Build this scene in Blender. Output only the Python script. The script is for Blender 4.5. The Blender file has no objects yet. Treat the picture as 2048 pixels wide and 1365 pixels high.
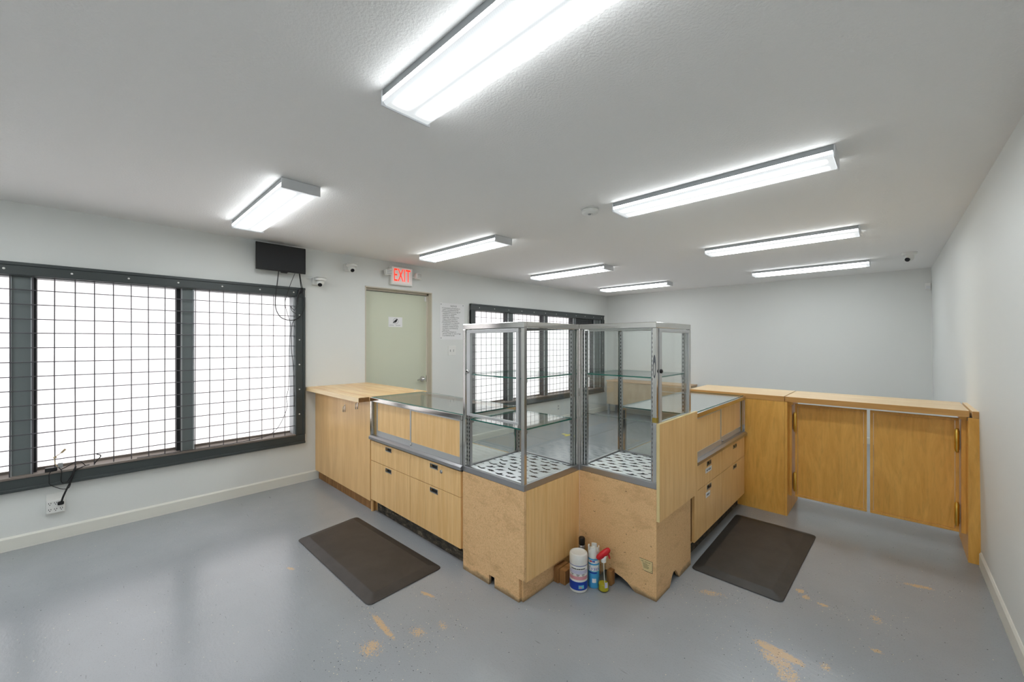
import bpy, bmesh, math, random
from mathutils import Vector, Matrix
random.seed(7)
S = bpy.context.scene
COL = S.collection
PI = math.pi

# ---------------------------------------------------------------- camera, world, exposure
cam_d = bpy.data.cameras.new('camera'); cam = bpy.data.objects.new('camera', cam_d); COL.objects.link(cam)
cam_d.sensor_width = 36.0; cam_d.lens = 14.098; cam_d.shift_y = 0.0012
cam_d.clip_start = 0.02; cam_d.clip_end = 100
cam.location = (0, 0, 1.455); cam.rotation_euler = (math.radians(90), 0, math.radians(43.68))
S.camera = cam
W = bpy.data.worlds.new('world'); S.world = W; W.use_nodes = True
W.node_tree.nodes['Background'].inputs[0].default_value = (0.85, 0.92, 1.0, 1)
W.node_tree.nodes['Background'].inputs[1].default_value = 1.0
S.view_settings.view_transform = 'Standard'; S.view_settings.look = 'None'
S.view_settings.gamma = 1.0; S.view_settings.use_curve_mapping = False
S.view_settings.exposure = 1.78
LAMP = 12.5        # radiance along the tubes of a fluorescent fixture
LAMP_DIM = 0.20    # lens between the tubes
PANE = 0.36       # frosted daylight panes

# ---------------------------------------------------------------- materials
def lin(r, g, b):
    f = lambda c: (c / 255 / 12.92) if c / 255 <= 0.04045 else ((c / 255 + 0.055) / 1.055) ** 2.4
    return (f(r), f(g), f(b), 1)

def new_mat(name):
    m = bpy.data.materials.new(name); m.use_nodes = True
    nt = m.node_tree
    return m, nt, nt.nodes['Principled BSDF']

def node(nt, typ, **kw):
    n = nt.nodes.new(typ)
    for k, v in kw.items():
        if k in n.inputs.keys() if hasattr(n, 'inputs') else False:
            n.inputs[k].default_value = v
        else:
            setattr(n, k, v)
    return n

def coords(nt, scale=(1, 1, 1), rot=(0, 0, 0)):
    tc = nt.nodes.new('ShaderNodeTexCoord'); mp = nt.nodes.new('ShaderNodeMapping')
    mp.inputs['Scale'].default_value = scale; mp.inputs['Rotation'].default_value = rot
    nt.links.new(tc.outputs['Object'], mp.inputs['Vector'])
    return mp.outputs['Vector']

def noise(nt, vec, scale, detail=4, rough=0.55, dist=0.0):
    n = nt.nodes.new('ShaderNodeTexNoise')
    n.inputs['Scale'].default_value = scale; n.inputs['Detail'].default_value = detail
    n.inputs['Roughness'].default_value = rough; n.inputs['Distortion'].default_value = dist
    nt.links.new(vec, n.inputs['Vector'])
    return n.outputs['Fac']

def ramp(nt, fac, stops):
    r = nt.nodes.new('ShaderNodeValToRGB')
    e = r.color_ramp.elements
    while len(e) < len(stops): e.new(0.5)
    for i, (p, c) in enumerate(stops):
        e[i].position = p; e[i].color = c
    nt.links.new(fac, r.inputs['Fac'])
    return r.outputs['Color']

def mix(nt, a, b, fac, mode='MIX'):
    m = nt.nodes.new('ShaderNodeMix'); m.data_type = 'RGBA'; m.blend_type = mode
    for i, v in ((6, a), (7, b)):
        if isinstance(v, tuple): m.inputs[i].default_value = v
        else: nt.links.new(v, m.inputs[i])
    if isinstance(fac, (int, float)): m.inputs[0].default_value = fac
    else: nt.links.new(fac, m.inputs[0])
    return m.outputs[2]

def bump(nt, h, bsdf, strength=0.2, dist=0.002):
    b = nt.nodes.new('ShaderNodeBump'); b.inputs['Strength'].default_value = strength
    b.inputs['Distance'].default_value = dist
    nt.links.new(h, b.inputs['Height']); nt.links.new(b.outputs['Normal'], bsdf.inputs['Normal'])

def plain(name, rgb, rough=0.5, metal=0.0, spec=0.5, bumps=None):
    m, nt, b = new_mat(name)
    b.inputs['Base Color'].default_value = lin(*rgb)
    b.inputs['Roughness'].default_value = rough; b.inputs['Metallic'].default_value = metal
    b.inputs['Specular IOR Level'].default_value = spec
    if bumps:
        bump(nt, noise(nt, coords(nt), bumps[0], 3), b, bumps[1], bumps[2])
    return m

def emit(name, rgb, strength):
    m, nt, b = new_mat(name)
    b.inputs['Base Color'].default_value = lin(*rgb)
    b.inputs['Emission Color'].default_value = lin(*rgb)
    b.inputs['Emission Strength'].default_value = strength
    return m

M = {}
M['wall'] = plain('wall_paint', (222, 224, 221), 0.55, bumps=(160, 0.12, 0.002))
M['ceiling'] = plain('ceiling_texture_paint', (243, 242, 240), 0.8, spec=0.2, bumps=(95, 0.6, 0.004))
M['base'] = plain('baseboard_paint', (224, 223, 214), 0.4)
M['frame'] = plain('dark_grey_trim_paint', (60, 66, 66), 0.42, bumps=(60, 0.1, 0.002))
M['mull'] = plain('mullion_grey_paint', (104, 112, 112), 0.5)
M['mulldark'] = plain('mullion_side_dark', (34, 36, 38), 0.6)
M['jamb'] = plain('pale_jamb', (170, 174, 176), 0.5)
M['wire'] = plain('galvanised_wire', (88, 86, 90), 0.45, 0.5)
M['white'] = plain('white_plastic', (228, 228, 224), 0.4)
M['whitemetal'] = plain('white_enamel', (214, 216, 218), 0.35)
M['housing'] = plain('fixture_housing', (150, 154, 156), 0.45)
M['black'] = plain('black_plastic', (14, 14, 15), 0.4)
M['screen'] = plain('screen_glass', (26, 28, 31), 0.28)
M['cable'] = plain('black_cable', (14, 14, 15), 0.5)
M['chrome'] = plain('chrome', (205, 203, 200), 0.12, 1.0)
M['steel'] = plain('brushed_aluminium', (176, 176, 178), 0.34, 1.0)
M['alu'] = plain('satin_aluminium_frame', (196, 197, 198), 0.4, 0.6)
M['brass'] = plain('brass', (230, 194, 96), 0.33, 1.0)
M['door'] = plain('sage_door_paint', (206, 210, 190), 0.5, bumps=(40, 0.05, 0.002))
M['doorframe'] = plain('beige_door_frame', (206, 199, 184), 0.5)
M['paper'] = plain('white_paper', (232, 232, 232), 0.7)
M['ink'] = plain('black_ink', (22, 22, 24), 0.7)
M['greyink'] = plain('grey_ink', (96, 98, 104), 0.7)
M['exitface'] = emit('exit_face', (236, 226, 222), 0.03)
M['exitred'] = emit('exit_red', (255, 40, 16), 0.55)
M['lens'] = plain('black_lens', (6, 6, 8), 0.1)

M['void'] = plain('kick_hollow', (10, 9, 8), 0.9)
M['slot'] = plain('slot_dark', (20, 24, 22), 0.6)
M['blue'] = plain('navy_label', (20, 62, 168), 0.35)
M['ltblue'] = plain('sky_blue_label', (70, 160, 214), 0.35)
M['pink'] = plain('pink_band', (214, 150, 158), 0.4)
M['lilac'] = plain('lilac_band', (196, 196, 218), 0.4)
M['aqua'] = plain('aqua_patch', (110, 190, 210), 0.4)
M['red'] = plain('red_trigger', (206, 22, 34), 0.3)
M['yellow'] = plain('yellow_liquid_soap', (196, 184, 30), 0.25)
M['tape'] = plain('yellow_floor_tape', (220, 206, 96), 0.6)
M['gold'] = plain('gold_sticker', (150, 128, 40), 0.35)
M['tan'] = plain('tan_connector', (172, 152, 118), 0.5)
M['sill'] = plain('worn_sill', (122, 112, 104), 0.6, bumps=(30, 0.2, 0.002))

def wood(name, c1, c2, scale, dist=0.0, rough=0.38, stops=(0.35, 0.65), blot=0.25, fine=None):
    m, nt, b = new_mat(name)
    v = coords(nt, scale)
    f = noise(nt, v, 1.0, 5, 0.6, dist)
    col = ramp(nt, f, [(stops[0], lin(*c1)), (stops[1], lin(*c2))])
    big = noise(nt, coords(nt, (1, 1, 1)), 2.2, 3)
    col = mix(nt, col, lin(*c1), ramp(nt, big, [(0.4, (0, 0, 0, 1)), (0.75, (blot, blot, blot, 1))]))
    if fine:
        ff = noise(nt, coords(nt, fine), 1.0, 2, 0.6)
        col = mix(nt, col, lin(*[int(c * 0.8) for c in c1]), ramp(nt, ff, [(0.5, (0, 0, 0, 1)), (0.72, (0.25, 0.25, 0.25, 1))]))
    nt.links.new(col, b.inputs['Base Color'])
    b.inputs['Roughness'].default_value = rough
    return m
M['maple'] = wood('maple_veneer', (236, 190, 126), (249, 208, 148), (38, 38, 2.2), fine=(220, 220, 6))
M['maplepale'] = wood('pale_maple_panel', (232, 186, 124), (246, 204, 144), (14, 14, 1.4), fine=(180, 180, 6))
M['birch'] = wood('birch_plywood', (222, 162, 72), (244, 190, 98), (9, 9, 1.5), dist=2.2, stops=(0.3, 0.68), fine=(60, 60, 9))
M['birchh'] = wood('birch_counter_cap', (234, 198, 146), (248, 220, 174), (2.0, 16, 16), rough=0.3, fine=(6, 180, 180))
M['birchedge'] = wood('birch_counter_edge', (196, 142, 76), (214, 164, 96), (2.0, 30, 30), rough=0.4)
M['beige'] = wood('beige_laminate', (176, 158, 130), (188, 170, 142), (10, 10, 2), rough=0.5)
M['beigedge'] = plain('tan_edge', (196, 166, 132), 0.5)
M['cream'] = plain('cream_edge_band', (222, 200, 146), 0.45)
M['paleedge'] = wood('pale_edge_stave', (240, 206, 152), (250, 224, 178), (3, 40, 40), rough=0.35)
M['oakend'] = wood('raw_lumber', (134, 92, 50), (172, 124, 74), (26, 26, 3.0), rough=0.7)
M['shadedend'] = wood('shaded_end_grain', (120, 82, 40), (150, 106, 56), (40, 40, 40), rough=0.5)  # shade on the worktop's end face, painted in as darker brown

def particle_board():
    m, nt, b = new_mat('particle_board')
    f = noise(nt, coords(nt), 170, 3, 0.7)
    col = ramp(nt, f, [(0.3, lin(206, 162, 112)), (0.5, lin(230, 188, 136)), (0.7, lin(240, 202, 152))])
    d = noise(nt, coords(nt), 55, 2, 0.5)
    col = mix(nt, col, lin(110, 72, 36), ramp(nt, d, [(0.70, (0, 0, 0, 1)), (0.76, (0.8, 0.8, 0.8, 1))]))
    s = noise(nt, coords(nt, (1, 1, 2)), 6, 4, 0.7)
    col = mix(nt, col, lin(150, 104, 58), ramp(nt, s, [(0.52, (0, 0, 0, 1)), (0.8, (0.5, 0.5, 0.5, 1))]))
    # ragged darker band along the very bottom edge
    sep = nt.nodes.new('ShaderNodeSeparateXYZ'); nt.links.new(coords(nt), sep.inputs[0])
    ad = nt.nodes.new('ShaderNodeMath'); ad.operation = 'MULTIPLY_ADD'
    nt.links.new(s, ad.inputs[0]); ad.inputs[1].default_value = 0.10; nt.links.new(sep.outputs[2], ad.inputs[2])
    col = mix(nt, col, lin(72, 62, 46), ramp(nt, ad.outputs[0], [(0.055, (0.75, 0.75, 0.75, 1)), (0.085, (0, 0, 0, 1))]))
    nt.links.new(col, b.inputs['Base Color']); b.inputs['Roughness'].default_value = 0.6
    bump(nt, f, b, 0.15, 0.001)
    return m
M['particle'] = particle_board()

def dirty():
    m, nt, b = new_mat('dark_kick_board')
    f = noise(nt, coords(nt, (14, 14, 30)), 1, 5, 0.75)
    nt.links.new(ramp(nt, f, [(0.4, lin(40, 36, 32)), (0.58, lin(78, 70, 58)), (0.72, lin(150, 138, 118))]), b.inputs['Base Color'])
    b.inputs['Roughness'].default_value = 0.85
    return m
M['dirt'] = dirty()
def butcher():
    m, nt, b = new_mat('butcher_block')
    br = nt.nodes.new('ShaderNodeTexBrick')
    br.inputs['Color1'].default_value = lin(232, 186, 124); br.inputs['Color2'].default_value = lin(248, 218, 168)
    br.inputs['Mortar'].default_value = lin(170, 118, 66)
    br.inputs['Scale'].default_value = 1; br.inputs['Mortar Size'].default_value = 0.0008
    br.inputs['Brick Width'].default_value = 0.55; br.inputs['Row Height'].default_value = 0.038
    br.offset = 0.37; br.inputs['Bias'].default_value = 0.1
    nt.links.new(coords(nt), br.inputs['Vector'])
    f = noise(nt, coords(nt, (3, 90, 90)), 1, 4)
    col = mix(nt, br.outputs['Color'], lin(184, 128, 70), ramp(nt, f, [(0.45, (0, 0, 0, 1)), (0.7, (0.55, 0.55, 0.55, 1))]))
    nt.links.new(col, b.inputs['Base Color']); b.inputs['Roughness'].default_value = 0.35
    return m
M['butcher'] = butcher()

def floor_mat():
    m, nt, b = new_mat('painted_concrete')
    v = coords(nt)
    big = noise(nt, v, 1.1, 4, 0.6)
    col = ramp(nt, big, [(0.3, lin(147, 151, 155)), (0.7, lin(160, 163, 167))])
    fine = noise(nt, v, 140, 3, 0.7)
    col = mix(nt, col, lin(124, 126, 128), ramp(nt, fine, [(0.55, (0, 0, 0, 1)), (0.8, (0.6, 0.6, 0.6, 1))]))
    # paint worn through to tan concrete: patches at the worn spots, ragged by noise
    rag = noise(nt, v, 24, 5, 0.75); rag2 = noise(nt, v, 120, 4, 0.75)
    sep = nt.nodes.new('ShaderNodeSeparateXYZ'); nt.links.new(v, sep.inputs[0])
    def mth(op, a, bb, c=None):
        n = nt.nodes.new('ShaderNodeMath'); n.operation = op
        for i, q in enumerate((a, bb, c)):
            if q is None: continue
            if isinstance(q, (int, float)): n.inputs[i].default_value = q
            else: nt.links.new(q, n.inputs[i])
        return n.outputs[0]
    total = None; dust = None
    spots = [(-.395, 2.222, .10, .030, -.12, 1.15), (-.39, 2.16, .075, .05, -.5, .86), (-.34, 2.10, .05, .06, 0, .74), (-1.90, 1.028, .13, .017, -.06, .98), (-1.80, .915, .07, .06, 0, .70),
             (-1.952, 1.334, .055, .013, .25, .95), (-1.732, 1.128, .05, .04, 0, .70), (-1.687, 1.245, .04, .03, 0, .66), (-.401, 2.857, .022, .03, 0, .85), (-.367, 2.81, .02, .03, 0, .80),
             (-.29, 2.796, .03, .018, 0, .82), (-.063, 2.555, .028, .02, 0, .82), (.10, 3.40, .075, .022, .3, .86), (-.775, 2.474, .08, .03, .5, .72), (-.07, 2.84, .03, .05, 0, .68), (-2.806, .882, .04, .014, .3, .80), (-.226, 2.266, .03, .03, 0, .70)]
    for (x, y, rx, ry, a, k) in spots:
        dx = mth('SUBTRACT', sep.outputs[0], x); dy = mth('SUBTRACT', sep.outputs[1], y)
        ca, sa = math.cos(a), math.sin(a)
        u = mth('ADD', mth('MULTIPLY', dx, ca / rx), mth('MULTIPLY', dy, sa / rx))
        w = mth('ADD', mth('MULTIPLY', dx, -sa / ry), mth('MULTIPLY', dy, ca / ry))
        r2 = mth('ADD', mth('MULTIPLY', u, u), mth('MULTIPLY', w, w))
        e = mth('MULTIPLY', mth('SUBTRACT', 1.0, mth('MULTIPLY', r2, 0.45)), k)
        e = mth('MAXIMUM', e, 0.0)
        total = e if total is None else mth('MAXIMUM', total, e)
        e2 = mth('MAXIMUM', mth('SUBTRACT', 1.0, mth('MULTIPLY', r2, 0.05)), 0.0)
        dust = e2 if dust is None else mth('MAXIMUM', dust, e2)
    thr = mth('ADD', mth('MULTIPLY', mth('SUBTRACT', rag, 0.5), 1.1), mth('MULTIPLY_ADD', mth('SUBTRACT', rag2, 0.5), 2.2, 0.62))
    mask = ramp(nt, mth('SUBTRACT', total, mth('SUBTRACT', thr, 0.02)), [(0.0, (0, 0, 0, 1)), (0.08, (0.9, 0.9, 0.9, 1))])
    col = mix(nt, col, lin(204, 172, 134), mask)
    # fine chips: pale and dark specks, denser round the worn spots
    vo = nt.nodes.new('ShaderNodeTexVoronoi'); vo.inputs['Scale'].default_value = 120; nt.links.new(v, vo.inputs['Vector'])
    rnd = nt.nodes.new('ShaderNodeSeparateColor'); nt.links.new(vo.outputs['Color'], rnd.inputs[0])
    lim = mth('MULTIPLY_ADD', dust, 0.22, 0.018)
    near = mth('LESS_THAN', vo.outputs['Distance'], mth('MULTIPLY', rnd.outputs[1], 0.30))
    light = mth('MULTIPLY', near, mth('LESS_THAN', rnd.outputs[0], lim))
    dark = mth('MULTIPLY', near, mth('GREATER_THAN', rnd.outputs[0], mth('SUBTRACT', 1.0, lim)))
    col = mix(nt, col, lin(214, 200, 178), light)
    col = mix(nt, col, lin(66, 66, 68), dark)
    # long faint scuffs
    sc = noise(nt, coords(nt, (6, 60, 1), (0, 0, 0.3)), 1, 3, 0.6)
    col = mix(nt, col, lin(86, 86, 88), ramp(nt, sc, [(0.70, (0, 0, 0, 1)), (0.76, (0.5, 0.5, 0.5, 1))]))
    nt.links.new(col, b.inputs['Base Color'])
    b.inputs['Roughness'].default_value = 0.21
    b.inputs['Specular IOR Level'].default_value = 0.6
    h = noise(nt, coords(nt, (1, 2.2, 1), (0, 0, 0.5)), 26, 3, 0.6)
    bump(nt, h, b, 0.22, 0.003)
    return m
M['floor'] = floor_mat()

def rubber(name, c1, c2):
    m, nt, b = new_mat(name)
    f = noise(nt, coords(nt), 7, 5, 0.65)
    col = ramp(nt, f, [(0.35, lin(*c1)), (0.7, lin(*c2))])
    s = noise(nt, coords(nt, (40, 12, 1)), 1, 3, 0.7)
    col = mix(nt, col, lin(112, 106, 100), ramp(nt, s, [(0.72, (0, 0, 0, 1)), (0.8, (0.45, 0.45, 0.45, 1))]))
    nt.links.new(col, b.inputs['Base Color']); b.inputs['Roughness'].default_value = 0.5
    bump(nt, noise(nt, coords(nt), 260, 2), b, 0.2, 0.0008)
    return m
M['mat1'] = rubber('brown_black_rubber', (54, 49, 46), (68, 62, 58))
M['mat2'] = rubber('charcoal_rubber', (46, 44, 42), (60, 57, 54))

def glass(name, tint, refl=1.0):
    m = bpy.data.materials.new(name); m.use_nodes = True
    nt = m.node_tree; nt.nodes.clear()
    out = nt.nodes.new('ShaderNodeOutputMaterial')
    t = nt.nodes.new('ShaderNodeBsdfTransparent'); t.inputs[0].default_value = tint
    g = nt.nodes.new('ShaderNodeBsdfGlossy'); g.inputs['Roughness'].default_value = 0.0
    # Schlick reflectance from |N.I|, the same from both sides of the sheet
    ge = nt.nodes.new('ShaderNodeNewGeometry'); vd = nt.nodes.new('ShaderNodeVectorMath'); vd.operation = 'DOT_PRODUCT'
    nt.links.new(ge.outputs['Normal'], vd.inputs[0]); nt.links.new(ge.outputs['Incoming'], vd.inputs[1])
    def mth(op, a, bb):
        n = nt.nodes.new('ShaderNodeMath'); n.operation = op
        for i, q in enumerate((a, bb)):
            if isinstance(q, (int, float)): n.inputs[i].default_value = q
            else: nt.links.new(q, n.inputs[i])
        return n.outputs[0]
    inv = mth('SUBTRACT', 1.0, mth('ABSOLUTE', vd.outputs['Value'], 0.0))
    fr = mth('ADD', mth('MULTIPLY', mth('POWER', inv, 5.0), 0.96 * refl), 0.04 * refl)
    mx = nt.nodes.new('ShaderNodeMixShader')
    nt.links.new(fr, mx.inputs[0]); nt.links.new(t.outputs[0], mx.inputs[1]); nt.links.new(g.outputs[0], mx.inputs[2])
    nt.links.new(mx.outputs[0], out.inputs['Surface'])
    return m
M['glass'] = glass('clear_glass', (0.972, 0.985, 0.979, 1))
M['glassedge'] = plain('green_glass_edge', (30, 112, 98), 0.15)
M['clearplastic'] = glass('clear_plastic', (0.93, 0.94, 0.92, 1))

def lens_mat():
    m, nt, b = new_mat('prismatic_lens')
    tc = nt.nodes.new('ShaderNodeTexCoord'); sep = nt.nodes.new('ShaderNodeSeparateXYZ')
    nt.links.new(tc.outputs['Object'], sep.inputs[0])
    def mth(op, a, bb):
        n = nt.nodes.new('ShaderNodeMath'); n.operation = op
        for i, q in enumerate((a, bb)):
            if isinstance(q, (int, float)): n.inputs[i].default_value = q
            else: nt.links.new(q, n.inputs[i])
        return n.outputs[0]
    # two tubes 10 cm apart behind the lens, falling off towards the ends
    d = mth('ABSOLUTE', mth('SUBTRACT', mth('ABSOLUTE', sep.outputs[1], 0), 0.052), 0)
    g = mth('POWER', 2.718, mth('MULTIPLY', mth('MULTIPLY', d, d), -1 / (0.020 ** 2)))
    ex = mth('SUBTRACT', 0.585, mth('ABSOLUTE', sep.outputs[0], 0))
    en = nt.nodes.new('ShaderNodeMath'); en.operation = 'MULTIPLY'; en.use_clamp = True
    nt.links.new(ex, en.inputs[0]); en.inputs[1].default_value = 11.0
    s = mth('ADD', mth('MULTIPLY', mth('MULTIPLY', g, en.outputs[0]), LAMP), mth('MULTIPLY_ADD' if False else 'ADD', LAMP_DIM, 0.0))
    # prism pattern
    ck = nt.nodes.new('ShaderNodeTexChecker'); ck.inputs['Scale'].default_value = 260
    ck.inputs['Color1'].default_value = (1, 1, 1, 1); ck.inputs['Color2'].default_value = (0.86, 0.86, 0.86, 1)
    nt.links.new(tc.outputs['Object'], ck.inputs['Vector'])
    s = mth('MULTIPLY', s, ck.outputs['Color'])
    b.inputs['Base Color'].default_value = (0.5, 0.52, 0.54, 1); b.inputs['Roughness'].default_value = 0.3
    b.inputs['Emission Color'].default_value = (0.935, 0.98, 1.0, 1)
    nt.links.new(s, b.inputs['Emission Strength'])
    return m
M['lampl'] = lens_mat()
M['lampside'] = emit('prismatic_lens_side', (247, 252, 255), 3.4)
M['lampcap'] = emit('translucent_lamp_end', (226, 232, 236), 0.35)
M['pane'] = emit('frosted_daylight_pane', (255, 251, 252), PANE)
M['fabric'] = plain('white_cotton', (246, 247, 249), 0.9, spec=0.1, bumps=(18, 0.3, 0.006))

# ---------------------------------------------------------------- mesh builder
class MB:
    def __init__(s): s.v = []; s.f = []; s.mi = []; s.smooth = []
    def add(s, vs, fs, mi=0, smooth=False):
        o = len(s.v); s.v += [tuple(v) for v in vs]
        for f in fs: s.f.append(tuple(i + o for i in f)); s.mi.append(mi); s.smooth.append(smooth)
        return s
    def box(s, x0, x1, y0, y1, z0, z1, mi=0, bev=0.0):
        x0, x1 = sorted((x0, x1)); y0, y1 = sorted((y0, y1)); z0, z1 = sorted((z0, z1))
        if bev > 0:
            bm = bmesh.new(); bmesh.ops.create_cube(bm, size=1)
            for v in bm.verts: v.co = Vector(((x0 + x1) / 2 + v.co.x * (x1 - x0), (y0 + y1) / 2 + v.co.y * (y1 - y0), (z0 + z1) / 2 + v.co.z * (z1 - z0)))
            bmesh.ops.bevel(bm, geom=bm.edges[:], offset=min(bev, .45 * min(x1 - x0, y1 - y0, z1 - z0)), segments=2, affect='EDGES', profile=0.5)
            bm.verts.index_update()
            s.add([v.co for v in bm.verts], [[v.index for v in f.verts] for f in bm.faces], mi); bm.free(); return s
        vs = [(x, y, z) for x in (x0, x1) for y in (y0, y1) for z in (z0, z1)]
        return s.add(vs, [(0, 1, 3, 2), (4, 6, 7, 5), (0, 4, 5, 1), (2, 3, 7, 6), (0, 2, 6, 4), (1, 5, 7, 3)], mi)
    def pane(s, x0, x1, y0, y1, z0, z1):          # a sheet: the thin sides take material 1 (glass edge)
        x0, x1 = sorted((x0, x1)); y0, y1 = sorted((y0, y1)); z0, z1 = sorted((z0, z1))
        o = len(s.f); s.box(x0, x1, y0, y1, z0, z1)
        t = min(range(3), key=lambda i: (x1 - x0, y1 - y0, z1 - z0)[i])
        axis = [0, 0, 1, 1, 2, 2]
        for i in range(6): s.mi[o + i] = 0 if axis[i] == t else 1
        return s
    def lathe(s, c, prof, n=24, axis='z', mi=0, smooth=True, sx=1, sy=1):
        vs = []; fs = []
        for (r, h) in prof:
            for k in range(n):
                a = 2 * PI * k / n; p = (r * math.cos(a) * sx, r * math.sin(a) * sy, h)
                if axis == 'x': p = (p[2], p[0], p[1])
                if axis == 'y': p = (p[0], p[2], p[1])
                vs.append((c[0] + p[0], c[1] + p[1], c[2] + p[2]))
        for i in range(len(prof) - 1):
            for k in range(n):
                k2 = (k + 1) % n; fs.append((i * n + k, i * n + k2, (i + 1) * n + k2, (i + 1) * n + k))
        fs.append(tuple(reversed(range(n)))); fs.append(tuple((len(prof) - 1) * n + k for k in range(n)))
        return s.add(vs, fs, mi, smooth)
    def tube(s, pts, r, n=8, mi=0, sub=4):
        P = [Vector(p) for p in pts]
        if sub > 1 and len(P) > 2:
            Q = []
            for i in range(len(P) - 1):
                a, b, c, d = P[max(i - 1, 0)], P[i], P[i + 1], P[min(i + 2, len(P) - 1)]
                for k in range(sub):
                    t = k / sub
                    Q.append(0.5 * ((2 * b) + (c - a) * t + (2 * a - 5 * b + 4 * c - d) * t * t + (3 * b - a - 3 * c + d) * t ** 3))
            P = Q + [P[-1]]
        vs = []; fs = []; u = None
        for i, p in enumerate(P):
            t = (P[min(i + 1, len(P) - 1)] - P[max(i - 1, 0)]).normalized()
            if u is None: u = t.orthogonal().normalized()
            u = (u - t * u.dot(t)).normalized() if (u - t * u.dot(t)).length > 1e-6 else t.orthogonal().normalized()
            w = t.cross(u)
            for k in range(n):
                a = 2 * PI * k / n; vs.append(p + (u * math.cos(a) + w * math.sin(a)) * r)
        for i in range(len(P) - 1):
            for k in range(n): fs.append((i * n + k, i * n + (k + 1) % n, (i + 1) * n + (k + 1) % n, (i + 1) * n + k))
        fs.append(tuple(reversed(range(n)))); fs.append(tuple((len(P) - 1) * n + k for k in range(n)))
        return s.add(vs, fs, mi, True)
    def prism(s, poly, a0, a1, axis, mi=0):       # polygon extruded along an axis; poly in the other two axes
        n = len(poly); vs = []
        for a in (a0, a1):
            for (p, q) in poly:
                vs.append({'x': (a, p, q), 'y': (p, a, q), 'z': (p, q, a)}[axis])
        fs = [tuple(reversed(range(n))), tuple(range(n, 2 * n))] + [(i, (i + 1) % n, n + (i + 1) % n, n + i) for i in range(n)]
        return s.add(vs, fs, mi)

def part(name, mb, mat, parent=None, label=None, kind=None):
    me = bpy.data.meshes.new(name)
    off = Vector((0, 0, 0)); p = parent
    while p is not None: off += p.location; p = p.parent
    me.from_pydata([(v[0] - off.x, v[1] - off.y, v[2] - off.z) for v in mb.v], [], mb.f)
    mats = mat if isinstance(mat, (list, tuple)) else [mat]
    for m in mats: me.materials.append(M[m] if isinstance(m, str) else m)
    me.polygons.foreach_set('material_index', mb.mi); me.polygons.foreach_set('use_smooth', mb.smooth)
    bm = bmesh.new(); bm.from_mesh(me); bmesh.ops.recalc_face_normals(bm, faces=bm.faces); bm.to_mesh(me); bm.free()
    me.update()
    if any(mb.smooth): me.set_sharp_from_angle(angle=math.radians(35))
    o = bpy.data.objects.new(name, me); COL.objects.link(o)
    if parent: o.parent = parent
    if label: o['label'] = label
    if kind: o['kind'] = kind
    return o

def solo(name, mb, mat, label, cat, loc, group=None):
    o = bpy.data.objects.new(name, None); o.location = loc       # temporary anchor for the offset
    me_o = part(name, mb, mat, None)
    for v in me_o.data.vertices: v.co -= Vector(loc)
    me_o.location = loc; bpy.data.objects.remove(o)
    me_o.name = name; me_o['label'] = label; me_o['category'] = cat
    if group: me_o['group'] = group
    return me_o

def thing(name, label, cat, loc, group=None):
    o = bpy.data.objects.new(name, None); COL.objects.link(o); o.location = loc; o.empty_display_size = 0.1
    o['label'] = label; o['category'] = cat
    if group: o['group'] = group
    return o

def struct(name, mb, mat):
    o = part(name, mb, mat); o['kind'] = 'structure'; return o

def struct_root(name, loc):
    o = bpy.data.objects.new(name, None); COL.objects.link(o); o.location = loc; o['kind'] = 'structure'; return o

def copy_thing(root, loc, label, group=None):
    r = root.copy(); COL.objects.link(r); r.location = loc; r['label'] = label
    if group: r['group'] = group
    for ch in list(root.children):
        c = ch.copy(); COL.objects.link(c); c.parent = r
        for g in list(ch.children):
            d = g.copy(); COL.objects.link(d); d.parent = c
    return r

def text_shape(body, size, align='LEFT', spacing=1.0, shear=0.0, line=1.0):
    cu = bpy.data.curves.new('txt', 'FONT'); cu.body = body; cu.size = size; cu.align_x = align
    cu.space_character = spacing; cu.shear = shear; cu.space_line = line; cu.resolution_u = 3
    ob = bpy.data.objects.new('txt', cu); COL.objects.link(ob)
    bpy.context.view_layer.update()
    ev = ob.evaluated_get(bpy.context.evaluated_depsgraph_get()); me = ev.to_mesh()
    vs = [(v.co.x, v.co.y) for v in me.vertices]; fs = [tuple(p.vertices) for p in me.polygons]
    ev.to_mesh_clear(); bpy.data.objects.remove(ob); bpy.data.curves.remove(cu)
    return vs, fs
def text_on(mb, body, size, fn, align='LEFT', spacing=1.0, shear=0.0, mi=0, line=1.0, sx=1.0):
    vs, fs = text_shape(body, size, align, spacing, shear, line)
    if vs: mb.add([fn(x * sx, y) for (x, y) in vs], fs, mi)

# ---------------------------------------------------------------- room shell
XL = -4.47; HC = 2.442; YF = -2.9
YBL, YBR = 7.62, 7.67                       # back wall runs very slightly askew
def xr(y, z):                               # inner face of the right wall (a little out of square and plumb)
    t = (y - 2.8) / (7.67 - 2.8)
    return (0.418 + (0.370 - 0.418) * t) * (1 - z / HC) + (0.402 + (0.348 - 0.402) * t) * (z / HC)

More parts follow.
